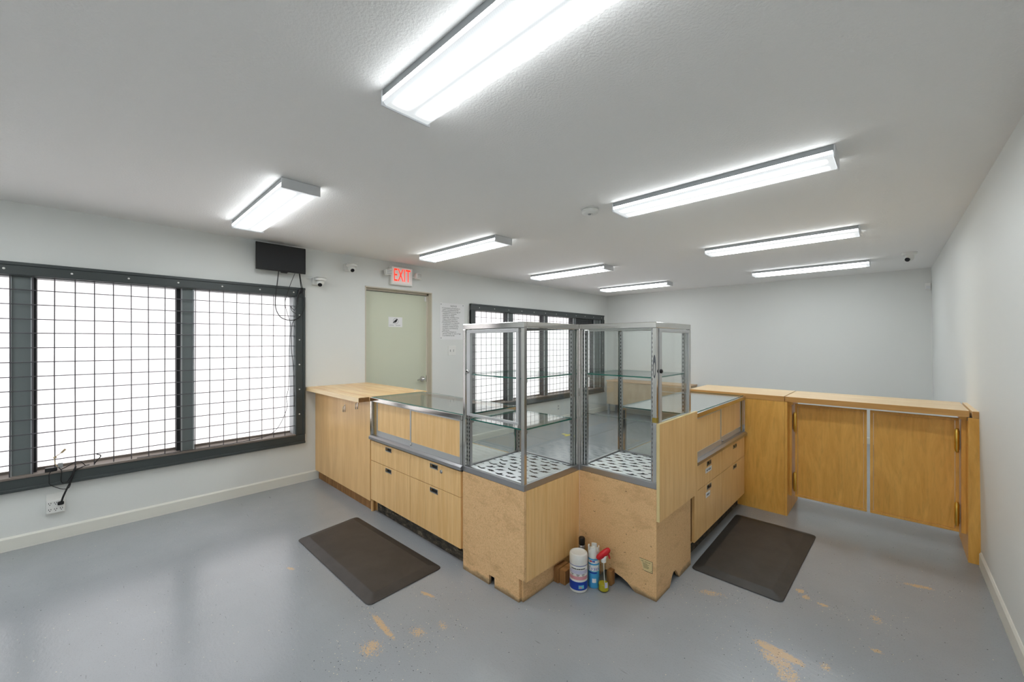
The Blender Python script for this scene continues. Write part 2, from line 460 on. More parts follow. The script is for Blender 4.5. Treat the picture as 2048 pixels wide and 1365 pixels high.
struct('floor', MB().box(XL - .3, .75, YF - .1, 7.9, -.12, 0), 'floor')
struct('ceiling', MB().box(XL - .3, .75, YF - .1, 7.9, HC, HC + .1), 'ceiling')
W1 = (-1.15, 1.44, 0.50, 1.925)             # window openings Y0,Y1,Z0,Z1
W2 = (3.875, 7.37, 0.50, 1.925)
DR = (2.198, 3.134, 2.115)
DEPTH = 0.15
wl = MB()
x0, x1 = XL - .3, XL
for (a, b, c, d) in [(YF - .1, W1[0], 0, HC), (W1[0], W1[1], 0, W1[2]), (W1[0], W1[1], W1[3], HC), (W1[1], DR[0], 0, HC), (DR[0], DR[1], DR[2], HC),
                     (DR[1], W2[0], 0, HC), (W2[0], W2[1], 0, W2[2]), (W2[0], W2[1], W2[3], HC), (W2[1], 7.9, 0, HC)]:
    wl.box(x0, x1, a, b, c, d)
struct('wall_left', wl, 'wall')
wb = MB(); wb.add([(XL - .1, YBL, 0), (.5, YBR + .001, 0), (.5, YBR + .001, HC), (XL - .1, YBL, HC), (XL - .1, 7.9, 0), (.5, 7.9, 0), (.5, 7.9, HC), (XL - .1, 7.9, HC)],
                  [(0, 1, 2, 3), (4, 7, 6, 5), (0, 4, 5, 1), (3, 2, 6, 7), (0, 3, 7, 4), (1, 5, 6, 2)])
struct('wall_back', wb, 'wall')
ya, yb = YF - .1, 7.9
wr = MB(); wr.add([(xr(ya, 0), ya, 0), (xr(yb, 0), yb, 0), (xr(yb, HC), yb, HC), (xr(ya, HC), ya, HC), (.75, ya, 0), (.75, yb, 0), (.75, yb, HC), (.75, ya, HC)],
                  [(0, 3, 2, 1), (4, 5, 6, 7), (0, 1, 5, 4), (3, 7, 6, 2), (0, 4, 7, 3), (1, 2, 6, 5)])
struct('wall_right', wr, 'wall')
struct('wall_front', MB().box(XL, .5, YF - .1, YF, 0, HC), 'wall')

def basebd(name, p0, p1, nrm, h=.095, t=.014):
    p0 = Vector(p0); p1 = Vector(p1); n = Vector(nrm)
    prof = [(0, 0), (t, 0), (t, h - .012), (t * .45, h), (0, h)]
    vs = []
    for p in (p0, p1):
        for (a, z) in prof: vs.append((p.x + n.x * a, p.y + n.y * a, z))
    k = len(prof)
    fs = [tuple(range(k)), tuple(reversed(range(k, 2 * k)))] + [(i, (i + 1) % k, k + (i + 1) % k, k + i) for i in range(k)]
    struct(name, MB().add(vs, fs), 'base')
basebd('baseboard_left', (XL, YF, 0), (XL, 1.68, 0), (1, 0, 0))
basebd('baseboard_left', (XL, DR[1] + .01, 0), (XL, 7.6, 0), (1, 0, 0))
basebd('baseboard_back', (XL, YBL, 0), (.37, YBR, 0), (0, -1, 0))
basebd('baseboard_right', (xr(YF, 0), YF, 0), (xr(3.97, 0), 3.97, 0), (-1, 0, 0), t=.012)
basebd('baseboard_right', (xr(4.58, 0), 4.58, 0), (xr(7.6, 0), 7.6, 0), (-1, 0, 0), t=.012)

# ---------------------------------------------------------------- windows with security mesh
def window(name, win, mulls, jambmat, screws_top, wire0, side_strips=()):
    y0, y1, z0, z1 = win
    r = struct_root(name, (XL, (y0 + y1) / 2, z0))
    tx0, tx1 = XL + .001, XL + .034
    T = .092
    def trim(n, a, b, c, d):
        mb = MB().box(tx0, tx1, a, b, c, d, 0, .006)
        # raised back-band along the outer side
        if d - c < b - a:
            zz = (d - .024, d) if c > 1 else (c, c + .024)
            mb.box(tx0, tx1 + .008, a, b, *zz, 0, .004)
        else:
            yy = (b - .024, b) if a > (y0 + y1) / 2 else (a, a + .024)
            mb.box(tx0, tx1 + .008, *yy, c, d, 0, .004)
        return part(n, mb, 'frame', r)
    tt = trim('top_trim', y0 - T, y1 + T, z1, z1 + T)
    bt = trim('bottom_trim', y0 - T, y1 + T, z0 - T, z0)
    lt = trim('side_trim', y0 - T, y0, z0, z1)
    rt = trim('side_trim', y1, y1 + T, z0, z1)
    part('sill', MB().box(XL - DEPTH, XL + .04, y0, y1, z0 - .004, z0 + .012, 0, .003), 'sill', r)
    part('head_lining', MB().box(XL - DEPTH, XL - .002, y0, y1, z1 - .006, z1 + .001), 'frame', r)
    for a in (y0 - .001, y1 - .011): part('jamb', MB().box(XL - DEPTH, XL - .002, a, a + .012, z0, z1), jambmat, r)
    edges = [y0] + [q for m in mulls for q in m] + [y1]
    for i in range(0, len(edges), 2):
        part('pane_rail', MB().box(XL - DEPTH + .029, XL - DEPTH + .045, edges[i], edges[i + 1], z0 + .012, z0 + .030), 'sill', r)
        part('pane', MB().box(XL - DEPTH + .02, XL - DEPTH + .028, edges[i], edges[i + 1], z0, z1), 'pane', r)
    for (a, b) in mulls:
        mb = MB().box(XL - DEPTH + .01, XL - .03, a, b, z0, z1, 1).box(XL - .03, XL - .012, a + .001, b - .001, z0, z1, 0)
        m = part('mullion', mb, ['mull', 'mulldark'], r)
        for q in (a, b - .010): part('glazing_stop', MB().box(XL - .014, XL - .004, q, q + .010, z0, z1), 'jamb', m)
    for (a, b) in side_strips: part('dark_strip', MB().box(XL - DEPTH + .03, XL - .04, a, b, z0, z1), 'mulldark', r)  # plain dark strips set beside the mullions
    # welded wire mesh, 4 inch squares, clamped under the trim
    mb = MB(); p = .1023; xx = XL + .012; rr = .0034
    y = wire0
    while y < y1 + .04:
        if y > y0 - .04:
            mb.tube([(xx, y + random.uniform(-.003, .003), z0 - .03), (xx, y + random.uniform(-.002, .002), (z0 + z1) / 2), (xx, y + random.uniform(-.003, .003), z1 + .03)], rr, 6, 0, 1)
        y += p
    z = .576 - p + .022
    while z < z1 + .03:
        if z > z0: mb.tube([(xx + rr * 2, y0 - .04, z), (xx + rr * 2, (y0 + y1) / 2, z + random.uniform(-.003, .003)), (xx + rr * 2, y1 + .04, z)], rr, 6, 0, 1)
        z += p
    part('security_mesh', mb, 'wire', r, kind='stuff')
    def screw(parent, y, z):
        part('screw', MB().lathe((tx1, y, z), [(.007, 0), (.007, .002), (.004, .004)], 10, 'x'), 'white', parent)
    for y in screws_top:
        screw(tt, y, z1 + .04)
    for k in range(6):
        z = z1 - .19 - k * .255
        if z > z0: screw(rt, y1 + .035, z)
    return r

w1 = window('window_1', W1, [(-1.19 + .87 - .92 + .05, -1.19 + .87 - .92 + .155), (-.400, -.2935), (.530, .624)], 'jamb', [-.42 - .31 * 2, -.42 - .31, -.42, -.104, .203, .51, .82, 1.12, 1.42], -1.315, [(.505, .5295), (-.293, -.2785)])
w2 = window('window_2', W2, [(4.60, 4.715), (5.515, 5.61), (6.40, 6.48), (7.13, 7.368)], 'mull', [3.95 + .31 * k for k in range(12)], 3.80)
vent = MB().box(XL - .115, XL - .04, 6.49, 7.12, 1.735, 1.92)
vo = part('vent_box', vent, 'mulldark', w2)
for k in range(5):
    part('louvre', MB().box(XL - .04, XL - .022, 6.51, 7.10, 1.742 + k * .036, 1.760 + k * .036), 'frame', vo)

# ---------------------------------------------------------------- door in the left wall
d = struct_root('door_1', (XL, 2.66, 0))
fx = XL - .085
part('door_slab', MB().box(fx - .045, fx, DR[0] + .03, DR[1] - .035, .01, DR[2] - .04, 0, .002), 'door', d)
part('door_frame', MB().box(fx - .1, XL + .004, DR[0], DR[0] + .012, 0, DR[2]).box(fx - .1, XL + .004, DR[1] - .012, DR[1], 0, DR[2]).box(fx - .1, XL + .004, DR[0], DR[1], DR[2] - .012, DR[2])
     .box(fx - .03 + .03, fx + .012, DR[1] - .033, DR[1] - .012, 0, DR[2] - .01).box(fx, fx + .012, DR[0] + .012, DR[1] - .012, DR[2] - .036, DR[2] - .012), 'doorframe', d)
part('door_seal', MB().box(fx + .001, fx + .008, DR[0] + .03, DR[1] - .035, DR[2] - .042, DR[2] - .036), 'black', d)
part('door_contact', MB().box(fx, fx + .02, DR[1] - .068, DR[1] - .042, 2.00, 2.06, 0, .003), 'white', d, 'small white magnetic contact')
hd = part('door_handle', MB().lathe((fx + .001, 3.035, .968), [(.036, 0), (.036, .006), (.03, .016), (.018, .02), (.018, .05)], 20, 'x')
          .tube([(fx + .05, 3.035, .968), (fx + .052, 3.01, .969), (fx + .05, 2.96, .966), (fx + .046, 2.935, .958)], .009, 8), 'chrome', d, 'satin chrome lever')
part('strike_plate', MB().box(fx - .001, fx + .003, DR[1] - .036, DR[1] - .028, .925, 1.01), 'black', d)

# ---------------------------------------------------------------- fluorescent fixtures
def make_light():
    t = thing('ceiling_light', '', 'light', (0, 0, HC), 'fluorescent lights on the ceiling')
    L, Wd, D = .612, .109, .060
    def rel(mb): mb.v = [(v[0], v[1], v[2] + HC) for v in mb.v]; return mb
    part('housing', rel(MB().box(-L, L, -Wd + .003, Wd - .003, -.0295, -.0005)), 'housing', t)
    prof = [(-Wd, -.030), (-Wd, -D + .012), (-Wd + .012, -D), (Wd - .012, -D), (Wd, -D + .012), (Wd, -.030)]
    lm = rel(MB().prism(prof, -L + .004, L - .004, 'x'))
    for i in (2, 6): lm.mi[i] = 1
    part('lens', lm, ['lampl', 'lampside'], t)
    for sx in (-1, 1):
        part('end_cap', rel(MB().box(sx * L, sx * (L + .006), -Wd - .003, Wd + .003, -D - .004, -.002, 0, .001)), 'whitemetal', t)
    return t
lt0 = make_light()
rows = [.890, 2.655, 4.555, 6.48, -.95, -2.2]  # rows behind the camera are unseen lights added to brighten the room
XR_, XLf = -.832, -3.257
words = ['nearest to the camera', 'second from the camera', 'third from the camera', 'farthest, by the back wall', 'first added fill light, unseen behind the camera', 'second added fill light, unseen behind the camera']
first = True
for side, X, nm in (('r', XR_, 'right-hand row of fluorescent ceiling lights'), ('l', XLf, 'left-hand row near the windows')):
    for y, w in zip(rows, words):
        lab = 'white fluorescent ceiling light of the ' + ('left-hand' if side == 'l' else 'right-hand') + ' row, ' + w
        if first: lt0.location = (X, y, HC); lt0['label'] = lab; first = False
        else: copy_thing(lt0, (X, y, HC), lab)

# ---------------------------------------------------------------- butcher-block counter by the left wall
YA = 1.644
YB_ = 2.165
cab = thing('counter_cabinet', 'plain maple cabinet end under the butcher-block top by the left window wall', 'cabinet', (-3.86, 1.9, 0))
part('front_panel', MB().box(XL + .002, -3.250, YA, YA + .018, .095, .945), 'maplepale', cab)
part('side_panel', MB().box(-3.268, -3.250, YA + .019, YB_, 0, .945), 'maplepale', cab)
part('back_panel', MB().box(XL + .002, -3.269, YB_ - .018, YB_, 0, .945), 'maplepale', cab)
part('toe_kick', MB().box(XL + .016, -3.247, YA + .032, YA + .05, 0, .094), 'oakend', cab)
for hx, hz in ((-3.743, .83), (-3.486, .885)):
    mb = MB().box(hx - .007, hx + .007, YA - .003, YA - .0005, hz - .03, hz + .04, 0, .001)
    mb.tube([(hx + .002, YA - .003, hz + .032), (hx + .004, YA - .016, hz + .02), (hx + .004, YA - .020, hz - .012), (hx - .002, YA - .016, hz - .03), (hx - .012, YA - .010, hz - .026), (hx - .018, YA - .008, hz - .010)], .0032, 8)
    part('hook', mb, 'chrome', cab)
top = MB().box(XL + .003, -3.262, 1.548, 2.225, .946, .986, 0, .003)
top.mi = [0] * len(top.f)
wt_ = thing('butcher_block_worktop', 'thick butcher-block wooden worktop on the cabinet by the window', 'worktop', (-3.86, 1.89, .946))
part('worktop_slab', top, 'butcher', wt_)
part('front_edge', MB().box(XL + .004, -3.263, 1.5462, 1.5478, .947, .985), 'paleedge', wt_)
part('shaded_end', MB().box(-3.2618, -3.2605, 1.549, 1.640, .947, .985), 'shadedend', wt_)  # thin facing that carries the end's shade in its colour
solo('paper_scrap', MB().lathe((-3.19 - .22, 2.19, .9865), [(.010, 0), (.012, .004), (.006, .007)], 7), 'paper', 'tiny white crumb on the back edge of the butcher-block worktop', 'scrap', (-3.41, 2.19, .9865))

# ---------------------------------------------------------------- low showcases (glass-topped, drawers below)
# built in a local frame: u along the front (0..L, left to right seen from the front), w depth (0 front .. D back), z up
def frame_xy(o, ux, wx):
    def tr(mb):
        mb.v = [(o[0] + ux[0] * v[0] + wx[0] * v[1], o[1] + ux[1] * v[0] + wx[1] * v[1], v[2]) for v in mb.v]; return mb
    return tr
def low_showcase(name, label, o, ux, wx, L, H, split, front_right, labels, keys, cx, r0=0.0, liner=False):
    t = thing(name, label, 'showcase', (cx[0], cx[1], 0))
    T = frame_xy(o, ux, wx); D = .52
    P = lambda n, mb, m, par=t, lab=None: part(n, T(mb), m, par, lab)
    # lower carcass
    for u in (0, L - .018): P('side_panel', MB().prism([(.02, .108), (.02, .628), (D, .628), (D, 0), (.058, 0), (.058, .108)], u, u + .018, 'x'), 'maple')
    P('back_panel', MB().box(.018, L - .018, D - .015, D, .0, .628), 'maplepale')
    P('display_deck', MB().box(.018, L - .018, .05, D - .016, .612, .628), 'white')
    P('carcass_bottom', MB().box(.018, L - .018, .022, D - .016, .108, .124), 'maple')
    # toe kick with broken-out slots
    kz = .108; kick = MB()
    cuts = [(.09, .15), (.27, .36), (L - .12, L - .06)]
    e = .018
    for (a, b) in cuts:
        kick.box(e, a, .055, .075, 0, kz); kick.box(a, b, .055, .075, 0, kz * .55); e = b
    kick.box(e, L - .018, .055, .075, 0, kz)
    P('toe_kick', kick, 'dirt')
    # drawers
    def drawer(a, b, z0, z1, pu, lock=None, lab=None):
        mb = MB(); pw, ph = .085, .030; pz1 = z1 - .012; pz0 = pz1 - ph
        for (q0, q1, s0, s1) in ((a, pu - pw / 2, z0, z1), (pu + pw / 2, b, z0, z1), (pu - pw / 2, pu + pw / 2, z0, pz0), (pu - pw / 2, pu + pw / 2, pz1, z1)):
            mb.box(q0, q1, 0, .018, s0, s1)
        dr = P('drawer', mb, 'maple')
        P('recessed_pull', MB().box(pu - pw / 2, pu + pw / 2, .014, .020, pz0, pz1, 1).box(pu - pw / 2 - .003, pu + pw / 2 + .003, -.002, .004, pz0 - .003, pz0 + .004)
          .box(pu - pw / 2 - .003, pu - pw / 2 + .001, -.002, .004, pz0, pz1).box(pu + pw / 2 - .001, pu + pw / 2 + .003, -.002, .004, pz0, pz1).box(pu - pw / 2, pu + pw / 2, -.002, .004, pz1 - .003, pz1 + .002)
          .box(pu - pw / 2, pu + pw / 2, .004, .013, pz0, pz0 + .003), ['steel', 'slot'], dr)
        if lock:
            mb = MB().lathe((0, 0, 0), [(.014, 0), (.014, .004), (.010, .008), (.004, .008)], 16, 'y')
            mb.v = [(v[0] + lock[0], -v[1], v[2] + lock[1]) for v in mb.v]
            P('lock', mb, 'chrome', dr)
        if lab:
            (la, lz, lw, lh) = lab
            P('paper_label', MB().box(la - lw / 2, la + lw / 2, -.0015, -.0002, lz - lh / 2, lz + lh / 2), 'paper', dr, 'handwritten white paper strip')
            sc = MB()
            for k in range(7):
                c = la - lw * .35 + k * lw * .1
                sc.box(c, c + lw * .06, -.0022, -.0016, lz - lh * random.uniform(.05, .22), lz + lh * random.uniform(.05, .25))
            o_ = P('scribble', sc, 'greyink', dr); o_['kind'] = 'stuff'
    zs = .452
    for i, (a, b) in enumerate(((max(.006, r0), split - .0015), (split + .0015, L - .020))):
        pu = keys['pulls'][i]
        drawer(a, b, zs, .617, pu, keys.get('lock') if keys.get('lock') and a < keys['lock'][0] < b else None, labels.get((i, 1)))
        drawer(a, b, .118, zs - .004, pu, None, labels.get((i, 0)))
    # aluminium bottom track under the sliding doors
    P('door_track', MB().prism([(-.018, .632), (-.018, .652), (-.004, .664), (.03, .664), (.03, .632)], r0, L, 'x'), 'steel')
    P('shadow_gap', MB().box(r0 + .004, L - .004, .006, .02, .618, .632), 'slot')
    # chrome top frame
    P('top_rail', MB().box(r0, L, -.006, .020, H - .032, H, 0, .003).box(0, L, D - .018, D, H - .03, H, 0, .003), 'chrome')
    if liner: P('top_liner', MB().box(.022, L - .022, .022, D - .020, H - .012, H - .006), 'white')
    for u in (r0, L - .022):
        P('corner_post', MB().box(u, u + .022, -.004, .018, .664, H - .032, 0, .002), 'chrome')
        P('corner_post', MB().box(u, u + .018, D - .018, D, .628, H - .03), 'chrome')
    P('glass_top', MB().pane(.004, L - .004, .012, D - .006, H - .004, H + .003), ['glass', 'glassedge'])
    P('back_glass', MB().pane(.02, L - .02, D - .012, D - .006, .632, H - .03), ['glass', 'glassedge'])
    for u in (.004, L - .010): P('side_glass', MB().pane(u, u + .006, .03, D - .02, .632, H - .032), ['glass', 'glassedge'])
    # two by-passing sliding doors
    wl_, wr_ = (.030, .010) if front_right else (.010, .030)
    for (a, b, w) in ((max(.055, r0 + .024), split + .012, wl_), (split - .012, L - .024, wr_)):
        z0, z1 = .664, H - .034
        dd = P('sliding_door', MB().box(a + .012, b - .012, w, w + .006, z0 + .03, z1 - .006), 'maple')
        P('door_frame', MB().box(a, b, w - .004, w + .010, z0, z0 + .042).box(a, b, w - .003, w + .009, z1 - .010, z1).box(a, a + .014, w - .004, w + .010, z0 + .042, z1 - .010).box(b - .014, b, w - .004, w + .010, z0 + .042, z1 - .010), 'alu', dd)
    lu = keys['doorlock']
    mb = MB().lathe((0, 0, 0), [(.010, 0), (.010, .008), (.006, .012)], 14, 'y'); mb.v = [(v[0] + lu, .008 - v[1], v[2] + .690) for v in mb.v]
    P('door_lock', mb, 'chrome')
    return t
# row A: front faces -Y
LA = 1.233
low_showcase('low_showcase', 'glass-topped low showcase with four drawers between butcher-block counter and tall case', (-3.241, YA), (1, 0), (0, 1), LA, .985, .616, True, {},
             {'pulls': [.300, .920], 'lock': (1.007, .574), 'doorlock': .622}, (-2.62, 1.9))
# row B: front faces +X ; u runs along +Y
XB = -.965
low_showcase('low_showcase', 'glass-topped low showcase by the right floor mat, paper strips on its drawers', (XB, 2.712), (0, 1), (-1, 0), 1.300, .977, .640, False,
             {(0, 1): (.335, .545, .13, .032), (0, 0): (.322, .372, .09, .036)}, {'pulls': [.345, .985], 'doorlock': .668}, (-1.22, 3.36), r0=.0555, liner=True)

# ---------------------------------------------------------------- tall glass showcases
def bird(mb, cx, cy, z, s, a, kind):
    if kind == 0: pts = [(-1.0, .02), (-.72, .13), (-.62, .30), (-.40, .22), (-.30, .42), (-.06, .30), (.12, .46), (.22, .22), (.45, .26), (.5, .10), (1.15, .06), (.5, -.02), (.3, -.20), (.05, -.14), (-.15, -.30), (-.42, -.14), (-.75, -.12)]
    elif kind == 1: pts = [(-1.0, .35), (-.80, .42), (-.55, .22), (-.35, .26), (-.1, .08), (.15, .16), (.45, .42), (.72, .44), (.52, .18), (.95, .04), (.55, -.12), (.35, -.28), (.05, -.16), (-.3, -.14), (-.6, .02), (-.86, .16)]
    else: pts = [(-.9, -.05), (-.6, .14), (-.2, .2), (.0, .5), (.3, .48), (.28, .2), (.55, .12), (1.0, .2), (.7, 0), (1.0, -.1), (.45, -.14), (.1, -.3), (-.35, -.22)]
    ca, sa = math.cos(a), math.sin(a)
    q = [(x * s * random.uniform(.9, 1.1), y * s * random.uniform(.85, 1.1)) for x, y in pts]
    mb.add([(cx + x * ca - y * sa, cy + x * sa + y * ca, z) for x, y in q], [tuple(range(len(q)))])
def print_birds(x0, x1, y0, y1, z, ang):
    mb = MB(); dx, dy = .090, .052; r = 0; s = .041
    y = y0 + .03
    while y < y1 - .02:
        x = x0 + .035 + (dx / 2 if r % 2 else 0)
        while x < x1 - .034:
            bird(mb, x + random.uniform(-.008, .008), y + random.uniform(-.006, .006), z, s, ang + random.uniform(-.25, .25), random.choice((0, 1, 2)))
            x += dx
        y += dy; r += 1
    return mb
def shelf_standard(mb, x, y, z0, z1, nx, ny):
    # slotted upright: a flat bar with dark slots let into the face towards (nx, ny)
    mb.box(x - .009, x + .009, y - .009, y + .009, z0, z1, 0)
    z = z0 + .03
    while z < z1 - .03:
        if ny: mb.box(x - .003, x + .003, y + ny * .0088, y + ny * .0098, z, z + .013, 1)
        else: mb.box(x + nx * .0088, x + nx * .0098, y - .003, y + .003, z, z + .013, 1)
        z += .026
HT = 1.570; ZD = .640
def tall_case(name, label, x0, x1, y0, y1, door, cx):
    """door: 'front' (door in the -Y face) or 'right' (door in the +X face)"""
    t = thing(name, label, 'showcase', cx)
    P = lambda n, mb, m, par=t, lab=None: part(n, mb, m, par, lab)
    pw = .024
    # deck and printed pads
    P('deck', MB().box(x0 + .01, x1 - .01, y0 + .01, y1 - .01, ZD - .02, ZD), 'white')
    if door == 'front': pads = [(x0 + .026, x0 + .066, y0 + .026, y1 - .026), (x0 + .068, x1 - .026, y0 + .026, y1 - .026)]
    else: pads = [(x0 + .026, x1 - .026, y0 + .026, y1 - .026)]
    for (a, b, c, e) in pads:
        pd = P('fabric_pad', MB().box(a, b, c, e, ZD + .0005, ZD + .020, 0, .008), 'fabric', t, 'white fabric printed with black birds')
        if b - a > .1:
            pb = P('bird_print', print_birds(a, b, c, e, ZD + .0207, 0.15), 'ink', pd); pb['kind'] = 'stuff'
        else:
            mb = MB()
            for k in range(8): bird(mb, (a + b) / 2, c + .04 + k * .058, ZD + .0207, .018, .2 + .3 * (k % 3), k % 3)
            pb = P('bird_print', mb, 'ink', pd); pb['kind'] = 'stuff'
    # chrome frame
    P('bottom_rail', MB().box(x0, x1, y0, y0 + .02, ZD - .012, ZD + .024, 0, .002).box(x0, x1, y1 - .02, y1, ZD - .012, ZD + .024, 0, .002)
      .box(x0, x0 + .02, y0 + .02, y1 - .02, ZD - .012, ZD + .024, 0, .002).box(x1 - .02, x1, y0 + .02, y1 - .02, ZD - .012, ZD + .024, 0, .002), 'steel')
    P('top_rail', MB().box(x0, x1, y0, y0 + .026, HT - .034, HT, 0, .003).box(x0, x1, y1 - .026, y1, HT - .034, HT, 0, .003)
      .box(x0, x0 + .026, y0 + .026, y1 - .026, HT - .034, HT, 0, .003).box(x1 - .026, x1, y0 + .026, y1 - .026, HT - .034, HT, 0, .003), 'chrome')
    for (px, py) in ((x0, y0), (x1 - pw, y0), (x0, y1 - pw), (x1 - pw, y1 - pw)):
        P('corner_post', MB().box(px, px + pw, py, py + pw, ZD + .024, HT - .034, 0, .0025), 'chrome')
    for (px, py, nx, ny) in ((x0 + .034, y0 + .034, 0, -1), (x1 - .034, y0 + .034, 0, -1), (x0 + .034, y1 - .034, 0, -1), (x1 - .034, y1 - .034, 0, -1)):
        mb = MB(); shelf_standard(mb, px, py, ZD + .022, HT - .04, nx, ny); P('shelf_standard', mb, ['steel', 'slot'])
    # glass
    g = ['glass', 'glassedge']
    P('glass_top', MB().pane(x0 + .02, x1 - .02, y0 + .02, y1 - .02, HT - .010, HT - .004), g)
    zsplit = 1.000
    if door != 'front':
        P('front_glass', MB().pane(x0 + pw, x1 - pw, y0 + .008, y0 + .013, ZD + .02, zsplit - .002), g)
        P('front_glass', MB().pane(x0 + pw, x1 - pw, y0 + .008, y0 + .013, zsplit, HT - .03), g)
        P('glass_joint', MB().box(x0 + pw, x1 - pw, y0 + .006, y0 + .015, zsplit - .003, zsplit + .001), 'clearplastic')
    else:
        P('side_glass', MB().pane(x1 - .013, x1 - .008, y0 + pw, y1 - pw, ZD + .02, HT - .03), g)
    P('side_glass', MB().pane(x0 + .008, x0 + .013, y0 + pw, y1 - pw, ZD + .02, HT - .03), g)
    P('back_glass', MB().pane(x0 + pw, x1 - pw, y1 - .013, y1 - .008, ZD + .02, HT - .03), g)
    # light strip under the front top rail
    P('light_strip', MB().box(x0 + .05, x1 - .05, y0 + .030, y0 + .055, HT - .045, HT - .030, 0, .004), 'white')
    # shelves on clips
    for zs in ([.957, 1.245] if door == 'front' else [1.247]):
        sh = P('glass_shelf', MB().pane(x0 + .028, x1 - .028, y0 + .030, y1 - .03, zs, zs + .008), g)
        for (px, py) in ((x0 + .034, y0 + .05), (x1 - .034, y0 + .05), (x0 + .034, y1 - .05), (x1 - .034, y1 - .05)):
            P('shelf_clip', MB().box(px - .006, px + .006, py - .012, py + .012, zs - .020, zs - .0005, 0, .002), 'steel', sh)
    # framed door over the upper part
    z0, z1 = .990, HT - .037
    if door == 'front':
        a, b = x0 + .038, x1 - .040
        fr = lambda q0, q1, s0, s1, w0=-.002, w1=.014: (q0, q1, y0 + w0, y0 + w1, s0, s1)
        dd = P('glass_door', MB().pane(a + .015, b - .015, y0 + .004, y0 + .009, z0 + .015, z1 - .012), g)
        P('door_frame', MB().box(*fr(a, b, z1 - .022, z1), 0, .002).box(*fr(a, b, z0, z0 + .016), 0, .002).box(*fr(a, a + .034, z0 + .016, z1 - .022), 0, .002).box(*fr(b - .020, b, z0 + .016, z1 - .022), 0, .002), 'alu', dd)
        mb = MB().lathe((0, 0, 0), [(.012, 0), (.012, .006), (.008, .009)], 14, 'y'); mb.v = [(v[0] + a + .014, y0 - .002 - v[1], v[2] + 1.270) for v in mb.v]
        P('lock', mb, 'chrome', dd)
        mb = MB().lathe((0, 0, 0), [(.006, 0), (.006, .003)], 12, 'y'); mb.v = [(v[0] + a + .014, y0 - .0112 - v[1], v[2] + 1.270) for v in mb.v]
        P('keyhole', mb, 'black', dd)
    else:
        a, b = y0 + .036, y1 - .030
        fr = lambda q0, q1, s0, s1: (x1 - .014, x1 + .002, q0, q1, s0, s1)
        dd = P('glass_door', MB().pane(x1 - .009, x1 - .004, a + .015, b - .015, z0 + .015, z1 - .012), g)
        P('door_frame', MB().box(*fr(a, b, z1 - .020, z1), 0, .002).box(*fr(a, b, z0, z0 + .012), 0, .002).box(*fr(a, a + .034, z0 + .012, z1 - .020), 0, .002).box(*fr(b - .016, b, z0 + .012, z1 - .020), 0, .002), 'alu', dd)
        P('lock', MB().lathe((x1 + .002, a + .012, 1.29), [(.012, 0), (.012, .008), (.008, .012)], 14, 'x'), 'black', dd)
    return t, P
# case 1, left: stands at the end of row A
X1a, X1b, Y1a, Y1b = -2.006, -1.478, YA, 2.1800
c1, P1 = tall_case('tall_showcase', 'left tall glass showcase on particle-board base, open below its framed glass door', X1a, X1b, Y1a, Y1b, 'front', (-1.74, 1.9, 0))
fp = MB()
z2 = .132
P1('front_panel', MB().box(X1a, X1b - .0008, Y1a, Y1a + .018, z2 + .0015, ZD - .013), 'particle')
nx0, nx1 = -1.762, -1.714
P1('toe_board', MB().box(X1a + .002, nx0, Y1a + .001, Y1a + .019, 0, z2).box(nx1, X1b - .040, Y1a + .001, Y1a + .019, 0, z2).box(nx0, nx1, Y1a + .001, Y1a + .019, .060, z2), 'particle')
P1('side_veneer_panel', MB().box(X1b - .021, X1b, Y1a + .0195, Y1b - .0005, .120, ZD - .013), 'maple', c1, 'clean maple veneer panel')
P1('side_toe_board', MB().box(X1b - .040, X1b - .024, Y1a + .02, 2.10, 0, .13), 'particle')
P1('left_panel', MB().box(X1a, X1a + .018, Y1a + .02, Y1b - .019, 0, ZD - .021), 'particle')
P1('back_panel', MB().box(X1a, X1b - .022, Y1b - .018, Y1b, 0, ZD - .021), 'particle')
# case 2, right: stepped back from case 1
X2a, X2b, Y2a, Y2b = -1.4796, XB, 2.1808, 2.704
c2, P2 = tall_case('tall_showcase', 'right tall glass showcase stepped behind the left one, gold-marked post and torn sticker on base', X2a, X2b, Y2a, Y2b, 'right', (-1.22, 2.44, 0))
def arch(a0, a1, h, n=10):
    return [(a0 + (a1 - a0) * (0.5 - 0.5 * math.cos(PI * k / n)), h * math.sin(PI * k / n)) for k in range(n + 1)]
poly = [(X2a + .002, 0)] + [(q, z) for q, z in ((-1.33, 0), (-1.30, .05), (-1.262, .068), (-1.222, .064), (-1.175, .052), (-1.14, .036), (-1.10, .004), (-1.092, 0))] + [(X2b - .0005, 0), (X2b - .0005, ZD - .013), (X2a + .002, ZD - .013)]
P2('front_panel', MB().prism(poly, Y2a, Y2a + .018, 'y'), 'particle')
poly = [(Y2a + .018, 0), (2.365, 0), (2.380, .020), (2.398, .052), (2.425, .070), (2.455, .068), (2.480, .040), (2.505, .008), (2.512, 0), (Y2b - .002, 0), (Y2b - .002, ZD - .013), (Y2a + .018, ZD - .013)]
P2('side_panel', MB().prism(poly, X2b - .018, X2b - .0005, 'x'), 'particle')
P2('left_panel', MB().box(X2a, X2a + .018, Y2a + .02, Y2b - .019, 0, ZD - .021), 'particle')
P2('back_panel', MB().box(X2a, X2b - .019, Y2b - .018, Y2b, 0, ZD - .021), 'particle')
sb = P2('side_board', MB().box(X2b + .003, X2b + .020, Y2a - .004, 2.765, .452, .996), 'maple', c2, 'maple board covering the lower side of the case')
P2('edge_band', MB().box(X2b + .0028, X2b + .0205, Y2a - .0062, Y2a - .0042, .452, .996).box(X2b + .0028, X2b + .0205, Y2a - .004, 2.765, .9962, .998), 'cream', sb)
